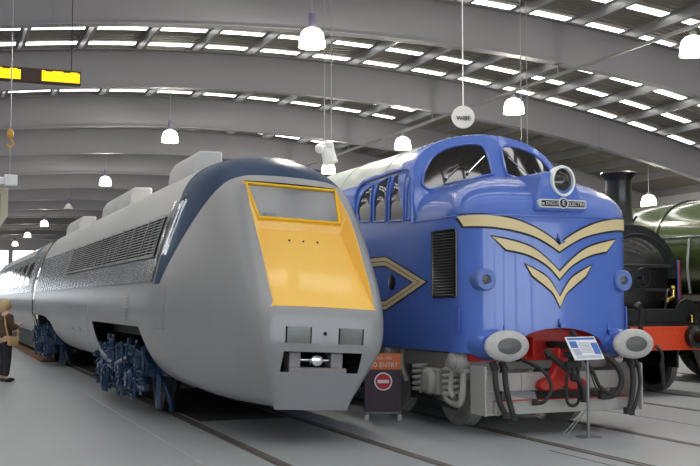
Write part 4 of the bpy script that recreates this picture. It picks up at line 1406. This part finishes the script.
b.grid([[(GX + 1.3 * math.sin(a * PI / 20), y, 3.3 + .5 * math.cos(a * PI / 20)) for a in range(-10, 11)] for y in (23.2, 25.7)])
b.build('cab', M['green'], gl, smooth=40)

# ------------------------------------------------------------------ pendant lamps
def lamp(label, group, loc, cord, can=True, on=True, s=1.0):
    """loc is the middle of the bell shade; cord the height of its fixing"""
    t = thing('pendant_lamp', label, 'lamp', (0, 0, 0), group)
    b = MB()
    if on:
        b.lathe([(.235 * s, -.17 * s), (.232 * s, -.05 * s), (.20 * s, .08 * s), (.14 * s, .15 * s), (.06 * s, .175 * s), (.055 * s, .165 * s), (.13 * s, .14 * s), (.19 * s, .075 * s), (.225 * s, -.05 * s), (.227 * s, -.17 * s), (.235 * s, -.17 * s)], (0, 0, 0), (0, 0, 1), 32)
    else:
        b.lathe([(.25, -.15), (.20, -.05), (.12, .10), (.06, .16), (.05, .15), (.11, .10), (.19, -.06), (.24, -.15), (.25, -.15)], (0, 0, 0), (0, 0, 1), 32)
    b.build('lamp_shade', M['shade'] if on else M['shade_off'], t, smooth=50)
    b = MB()
    if can:
        b.lathe([(.03, .16), (.055, .19), (.065, .21), (.065, .44), (.04, .47), (.012, .48)], (0, 0, 0), (0, 0, 1), 20)
        b.build('gear_housing', M['lamp_can'], t)
        b = MB().cyl((0, 0, .47), (0, 0, cord - loc[2]), .008, n=6)
        b.build('cord', M['steel'], t)
    else:
        b.lathe([(.06, .16), (.06, .24), (.03, .26)], (0, 0, 0), (0, 0, 1), 16)
        b.cyl((0, 0, .25), (0, 0, cord - loc[2]), .014, n=8)
        b.build('hanger', M['steel'], t)
    if on:
        L = bpy.data.lights.new('lamp_light', 'POINT')
        L.energy = LAMP_W; L.color = (1.0, .93, .80); L.shadow_soft_size = .12
        o = bpy.data.objects.new('lamp_light', L); COL.objects.link(o)
        o.parent = t; o.location = (0, 0, -.24)
    t.location = loc
    return t
names = ['nearest and largest', 'second in the row', 'third in the row', None, 'fifth', 'sixth', 'farthest, by the back window']
G1 = 'pendant lamps over the aisle between the silver and blue trains'
for k in range(7):
    y = 17.5 + 12.1 * k
    if k == 3:
        lamp('unlit white cone pendant lamp above the silver train, the only dark one', G1, (6.22, y, 6.26), zb(6.22) + DK, on=False)
    else:
        lamp('glowing white bell lamp on a cord over the silver train, ' + names[k], G1, (6.22, y, 6.26), zb(6.22) + DK)
G2 = 'pendant lamps on the cable tray over the blue locomotive'
for y, nm in ((14.6, 'glowing bell lamp under the cable tray, cut by the right picture edge'), (20.7, 'glowing bell lamp under the cable tray, just above the blue cab roof'),
              (26.8, 'glowing bell lamp under the cable tray, left of the round white disc sign'), (32.8, 'glowing bell lamp close above the silver nose roof, below the white spotlight')):
    lamp(nm, G2, (12.25, y, 6.0), 6.31, can=False)
lamp('glowing bell pendant lamp on a long cord beside the black chimney', None, (20.3, 26.35, 4.62), zb(20.3) + DK, can=False)
b = MB()
b.bb(12.22, 12.28, 13.0, 48, 6.31, 6.37)
struct(b.build('cable_tray', M['purlin'], smooth=0))
b = MB()
for y in RIBS:
    if 12 < y < 48: b.cyl((12.25, y, 6.36), (12.25, y, zb(12.25) + .05), .012, n=8)
struct(b.build('tray_hanger', M['steel'], smooth=40))

# ------------------------------------------------------------------ things hung from the roof
# amber display board
t = thing('display_board', 'long hanging display board with amber lit panels, top left', 'display', (0.9, 17.0, 5.0))
x1 = 2.125; z0, z1 = 4.97, 5.20
b = MB().bb(-.6, x1, 16.95, 17.07, z0, z1)
b.build('casing', M['led_case'], t, bevel=.01)
for (a, c) in ((1.52, 2.10), (-.5, 1.20)):
    b = MB()
    P = []
    b.bb(a, c, 16.940, 16.952, z0 + .035, z1 - .045)
    n = int((c - a) / .055)
    for k in range(n):
        if (k * 7) % 5 in (0, 1, 3): b.bb(a + k * .055, a + k * .055 + .05, 16.940, 16.952, z1 - .045, z1 - .03)
    b.build('amber_text_panel', M['led'], t, smooth=0)
for x in (1.98, .2):
    MB().cyl((x, 17.01, z1), (x, 17.01, zb(x) + RIBD), .008, n=6).build('hanging_wire', M['bogie_dark'], t)
# round white disc sign
t = thing('disc_sign', 'round white disc sign with dark lettering hung on a rod', 'sign', (9.5, 18.0, 5.0))
cx_, cy_, cz_ = 9.52, 18.0, 5.12
b = MB().lathe([(0, -.02), (.215, -.02), (.225, -.01), (.225, .01), (.215, .02), (0, .02)], (cx_, cy_, cz_), (math.sin(YAW) * .9, math.cos(YAW), 0), 40)
ds = b.build('disc', M['pod'], t, smooth=40)
text('lettering', 'WIBE', .13, M['ink'], t, (cx_ - .012, cy_ - .03, cz_ - .03), (PI / 2, 0, -YAW * .93), .003, .9)
MB().cyl((cx_, cy_, cz_ + .2), (cx_, cy_, zb(cx_) + RIBD), .011, n=10).build('rod', M['white'], t)
# twin-rod hung spotlights
def hung_spot(label, x, y, z):
    t = thing('spotlight', label, 'spotlight', (x, y, z))
    b = MB()
    for dx in (-.03, .10): b.cyl((x + dx, y, z + .12), (x + dx, y, zb(x) + RIBD), .009, n=8)
    b.build('drop_rod', M['steel'], t)
    b = MB(); b.bb(x - .14, x + .14, y - .05, y + .05, z + .08, z + .14); b.sphere((x - .13, y - .05, z + .09), .085, 14); b.sphere((x + .04, y - .04, z + .16), .09, 14)
    b.build('mounting_bracket', M['white'], t)
    b = MB(); R = Matrix.Rotation(.18, 3, 'Y')
    b.lathe([(.10, 0), (.12, .03), (.125, .2), (.135, .24), (.125, .24), (.11, .22)], (x + .02, y - .03, z + .08), (.18, -.2, -1), 24)
    b.build('lamp_head', M['white'], t)
    return t
hung_spot('white spotlight hung on two rods above the silver nose', 6.30, 17.0, 4.09)
hung_spot('white spotlight hung on two rods behind the blue cab roof', 10.55, 17.5, 4.2)
# beige monitor box and a white projector hung at the left edge
t = thing('monitor_box', 'beige box with a dark screen hanging at the left edge', 'monitor', (.5, 14, 2.6))
b = MB().prism([(.2, 13.9, 2.42), (.74, 13.9, 2.42), (.865, 13.9, 2.62), (.865, 13.9, 2.98), (.2, 13.9, 2.98)], (0, .5, 0))
b.build('casing', M['beige'], t, smooth=0, bevel=.012)
MB().bb(.3, .77, 13.885, 13.9, 2.60, 2.90).build('screen', M['plum'], t, smooth=0)
MB().prism([(.2, 13.95, 2.20), (.62, 13.95, 2.25), (.82, 13.95, 2.44), (.2, 13.95, 2.42)], (0, .4, 0)).build('base', mat('brown base', (110, 92, 80), .6), t, smooth=0)
MB().cyl((.5, 14.15, 2.98), (.5, 14.15, zb(.5) + RIBD), .015, n=8).build('drop_rod', M['steel'], t)
t = thing('projector', 'small white projector on a chain from an orange hook, left edge', 'projector', (.9, 14, 3.0))
b = MB().bb(.80, .96, 13.70, 13.85, 2.99, 3.13).bb(.5, .80, 13.72, 13.84, 3.0, 3.10)
b.build('casing', M['white'], t, smooth=0, bevel=.012)
hk = (.872, 13.85, 3.66)
b = MB().lathe([(.015, -.06), (.035, -.04), (.045, 0), (.035, .04), (.015, .07)], hk, (0, 0, 1), 14)
b.tube([(hk[0], hk[1], hk[2] - .07), (hk[0] + .04, hk[1], hk[2] - .12), (hk[0], hk[1], hk[2] - .17), (hk[0] - .04, hk[1], hk[2] - .13)], .012, 6, smooth=3)
b.build('hook', M['hook'], t)
b = MB().cyl((.872, 13.85, 3.1), (.872, 13.85, 3.5), .007, n=6).cyl((.872, 13.85, 3.74), (.872, 13.85, zb(.87) + RIBD), .007, n=6)
b.build('chain', M['steel'], t)

# ------------------------------------------------------------------ NO ENTRY board on castors
t = thing('no_entry_board', 'dark plum NO ENTRY board with orange header, standing between the trains', 'sign', (5.5, 12.75, 0))
th = -.42
def loc_(u, v, z):        # u across the board, v towards the viewer
    return (5.49 + u * math.cos(th) + v * math.sin(th), 12.72 + u * math.sin(th) - v * math.cos(th), z)
def slab(b, u0, u1, v0, v1, z0, z1):
    P = [loc_(u, v, z) for z in (z0, z1) for (u, v) in ((u0, v0), (u1, v0), (u1, v1), (u0, v1))]
    b.add(P, [(0, 3, 2, 1), (4, 5, 6, 7), (0, 1, 5, 4), (1, 2, 6, 5), (2, 3, 7, 6), (3, 0, 4, 7)])
b = MB(); slab(b, -.215, .265, -.02, .02, .10, .865)
b.build('board', M['plum'], t, smooth=0, bevel=.004)
b = MB(); slab(b, -.215, .265, .02, .024, .655, .865)
hd = b.build('header', M['orange'], t, smooth=0)
rot = (PI / 2, 0, th)
text('lettering', 'NO ENTRY', .082, M['sign_white'], hd, loc_(.025, .026, .715), rot, .002, .98)
text('lettering', 'Train rides', .055, M['sign_white'], hd, loc_(.03, .026, .805), rot, .002, .95)
nd = Vector(loc_(0, 1, 0)) - Vector(loc_(0, 0, 0))
b = MB().lathe([(.118, 0), (.118, .004)], loc_(.03, .020, .50), nd, 36)
ro = b.build('roundel', M['sign_white'], t)
MB().lathe([(.10, 0), (.10, .004)], loc_(.03, .024, .50), nd, 36).build('roundel_disc', M['sign_red'], ro)
b = MB(); slab(b, -.045, .105, .027, .031, .478, .522); b.build('roundel_bar', M['sign_white'], ro, smooth=0)
b = MB(); slab(b, -.22, .27, -.015, .015, .085, .105)
for u in (-.19, .24): slab(b, u - .012, u + .012, -.16, .16, .075, .095)
b.build('base_frame', M['steel'], t, smooth=0, bevel=.003)
for u in (-.19, .24):
    for v in (-.15, .15):
        b = MB(); p = loc_(u, v, .035)
        b.lathe([(.012, -.012), (.035, -.010), (.035, .010), (.012, .012)], p, (1, .2, 0), 18); b.bb(p[0] - .014, p[0] + .014, p[1] - .014, p[1] + .014, .04, .078)
        b.build('castor', M['white'], t)
# ------------------------------------------------------------------ information lectern
t = thing('information_panel', 'tilted white information panel on a slim grey post before the blue locomotive', 'sign', (7.22, 10.4, 0))
ox, oy = 6.98, 10.16
PA = .22
def pp(u, w, h=0.0):     # u across, w 0..1 up the tilted face, h out towards the viewer
    c, s_ = math.cos(PA), math.sin(PA)
    y_ = w * .16 - h * .84; z_ = .885 + w * .255 + h * .53
    return (ox + u * c - y_ * s_, oy + u * s_ + y_ * c, z_)
def plate(b, u0, u1, w0, w1, h0, h1):
    P = [pp(u, w, h) for h in (h0, h1) for (u, w) in ((u0, w0), (u1, w0), (u1, w1), (u0, w1))]
    b.add(P, [(0, 3, 2, 1), (4, 5, 6, 7), (0, 1, 5, 4), (1, 2, 6, 5), (2, 3, 7, 6), (3, 0, 4, 7)])
b = MB(); plate(b, -.24, .24, 0, 1, -.012, 0)
b.build('panel', M['sign_white'], t, smooth=0, bevel=.003)
b = MB(); plate(b, -.22, .22, .86, .95, .001, .003); plate(b, .12, .225, .22, .72, .001, .003); plate(b, -.215, -.10, .52, .80, .001, .003)
b.build('printed_picture', M['print_blue'], t, smooth=0)
b = MB()
plate(b, -.205, -.09, .20, .47, .001, .003)
for k in range(8): plate(b, -.075, .10, .30 + .06 * k, .325 + .06 * k, .001, .003)
for k in range(3): plate(b, -.2, .21, .06 + .045 * k, .08 + .045 * k, .001, .003)
b.build('printed_text', M['print_grey'], t, smooth=0)
pc_ = pp(.03, .35, -.02)
b = MB().cyl((pc_[0], pc_[1], 0.01), pc_, .017, n=12)
b.build('post', M['steel'], t)
b = MB().lathe([(.15, 0), (.15, .008), (.03, .014), (.03, .02)], (pc_[0], pc_[1], 0), (0, 0, 1), 28)
b.build('base_plate', M['steel'], t)
b = MB()
b.cyl((pc_[0], pc_[1], .34), (pc_[0] - .36, pc_[1] + .02, .02), .006, n=6); b.cyl((pc_[0], pc_[1], .34), (pc_[0] - .25, pc_[1] + .06, .02), .006, n=6)
b.build('stay', M['steel'], t)

# ------------------------------------------------------------------ visitor in the aisle
def skinned(name, pts, edges, radii, m, parent, rootv=0, lv=2):
    me = bpy.data.meshes.new(name); me.from_pydata(pts, edges, [])
    me.materials.append(m)
    o = bpy.data.objects.new(name, me); COL.objects.link(o); o.parent = parent
    md = o.modifiers.new('skin', 'SKIN'); md.use_smooth_shade = True
    for i, v in enumerate(me.skin_vertices[0].data):
        r = radii[i]
        v.radius = (r, r) if not isinstance(r, tuple) else r
        v.use_root = (i == rootv)
    sd = o.modifiers.new('smooth', 'SUBSURF'); sd.levels = lv; sd.render_levels = lv
    return o
# local frame: the figure faces +Y, feet at z 0, about 1.58 tall
pr_ = thing('person', 'woman with blonde hair in a brown jacket carrying a tan shoulder bag', 'person', (0, 0, 0))
P = [(0, 0, .84), (0, .0, 1.0), (0, .0, 1.18), (0, -.01, 1.29), (0, .0, 1.37), (0, .015, 1.45), (0, .02, 1.52),
     (-.155, -.01, 1.26), (-.19, .0, 1.02), (-.16, .17, .93), (-.13, .25, .95),
     (.155, -.01, 1.26), (.185, .04, 1.03), (.13, .22, 1.10), (.09, .29, 1.14),
     (-.075, 0, .78), (-.085, .02, .43), (-.085, -.03, .08), (-.09, .10, .035),
     (.075, 0, .78), (.085, .01, .43), (.085, -.04, .08), (.09, .09, .035), (0, .115, 1.455)]
Ed = [(0, 1), (1, 2), (2, 3), (3, 4), (4, 5), (5, 6), (3, 7), (7, 8), (8, 9), (9, 10), (3, 11), (11, 12), (12, 13), (13, 14), (0, 15), (15, 16), (16, 17), (17, 18), (0, 19), (19, 20), (20, 21), (21, 22), (5, 23)]
Rr = [(.125, .1), (.115, .09), (.13, .095), (.09, .07), .048, (.078, .092), (.07, .085), .052, .04, .032, .028, .052, .04, .032, .028, .085, .058, .038, .035, .085, .058, .038, .035, .014]
body_ = skinned('body', P, Ed, Rr, M['skin'], pr_)
# fingers, each rooted in the hand
fp = []; fe = []; frr = []
for (hx_, hy_, hz_, sg) in ((-.13, .25, .95, -1), (.09, .29, 1.14, 1)):
    for q in range(5):
        n0 = len(fp)
        if q == 4: pts = [(hx_, hy_, hz_), (hx_ - sg * .03, hy_ + .02, hz_ + .012), (hx_ - sg * .035, hy_ + .05, hz_ + .01)]
        else:
            L = (.07, .08, .075, .06)[q]; dz = (.02, .007, -.007, -.02)[q]
            pts = [(hx_, hy_, hz_), (hx_, hy_ + .05, hz_ + dz), (hx_ - sg * .008, hy_ + .05 + L * .55, hz_ + dz - .008), (hx_ - sg * .018, hy_ + .05 + L * .9, hz_ + dz - .03)]
        fp += pts; fe += [(n0 + i, n0 + i + 1) for i in range(len(pts) - 1)]; frr += [.012] + [.009] * (len(pts) - 1)
fo = skinned('fingers', fp, fe, frr, M['skin'], body_, lv=1)
J = skinned('jacket', [(0, 0, .80), (0, 0, .98), (0, 0, 1.16), (0, -.01, 1.28), (0, 0, 1.345), (-.16, -.01, 1.25), (-.195, 0, 1.02), (-.17, .13, .945), (.16, -.01, 1.25), (.19, .04, 1.03), (.145, .17, 1.08)],
            [(0, 1), (1, 2), (2, 3), (3, 4), (3, 5), (5, 6), (6, 7), (3, 8), (8, 9), (9, 10)],
            [(.165, .135), (.15, .122), (.158, .122), (.12, .09), .062, .07, .062, .05, .07, .062, .05], M['jacket'], pr_)
skinned('trousers', [(0, 0, .83), (-.08, 0, .74), (-.088, .02, .43), (-.088, -.02, .10), (.08, 0, .74), (.088, .01, .43), (.088, -.03, .10)],
        [(0, 1), (1, 2), (2, 3), (0, 4), (4, 5), (5, 6)], [(.135, .11), .1, .075, .066, .1, .075, .066], M['jeans'], pr_)
for sg in (-1, 1):
    b = MB().sphere((sg * .088, .04, .045), .05, 14, (1.0, 2.5, .9))
    b.build('shoe', M['black'], pr_)
b = MB().sphere((0, -.012, 1.485), .112, 20, (.92, 1.0, 1.02))
b.add([], [])
hair = b.build('hair', M['hair'], pr_)
bm = bmesh.new(); bm.from_mesh(hair.data)
bmesh.ops.delete(bm, geom=[v for v in bm.verts if v.co.y > .055 and v.co.z < 1.53], context='VERTS')
for v in bm.verts:
    if v.co.y < -.02 and v.co.z < 1.46: v.co.z -= .035; v.co.x *= 1.08
bm.to_mesh(hair.data); bm.free()
sm = hair.modifiers.new('thick', 'SOLIDIFY'); sm.thickness = .015
b = MB()
for sg in (-1, 1): b.sphere((sg * .03, .098, 1.475), .009, 8)
b.build('eyes', M['ink'], pr_)
MB().sphere((0, .098, 1.425), .018, 8, (1.3, .5, .45)).build('mouth', M['sign_red'], pr_)
pr_.location = (1.33, 21.3, 0); pr_.rotation_euler.z = -1.15
bg = thing('shoulder_bag', 'tan leather shoulder bag hanging at the side of the woman', 'bag', (0, 0, 0))
b = MB().bb(-.045, .045, -.105, .105, .70, .87)
b.build('bag_body', M['bag'], bg, bevel=.035, seg=3)
MB().bb(.040, .052, -.10, .10, .78, .875).build('flap', M['bag'], bg, bevel=.005)
b = MB().tube([(0, -.095, .85), (-.04, -.13, 1.05), (-.14, -.10, 1.26), (-.25, -.03, 1.345), (-.30, .08, 1.26), (-.20, .15, 1.1), (-.04, .12, .98), (0, .095, .85)], .016, 6, smooth=5)
b.build('strap', M['bag'], bg)
bg.rotation_euler.z = -1.15
bg.location = Vector((1.33, 21.3, 0)) + Matrix.Rotation(-1.15, 3, 'Z') @ Vector((.24, .03, 0))
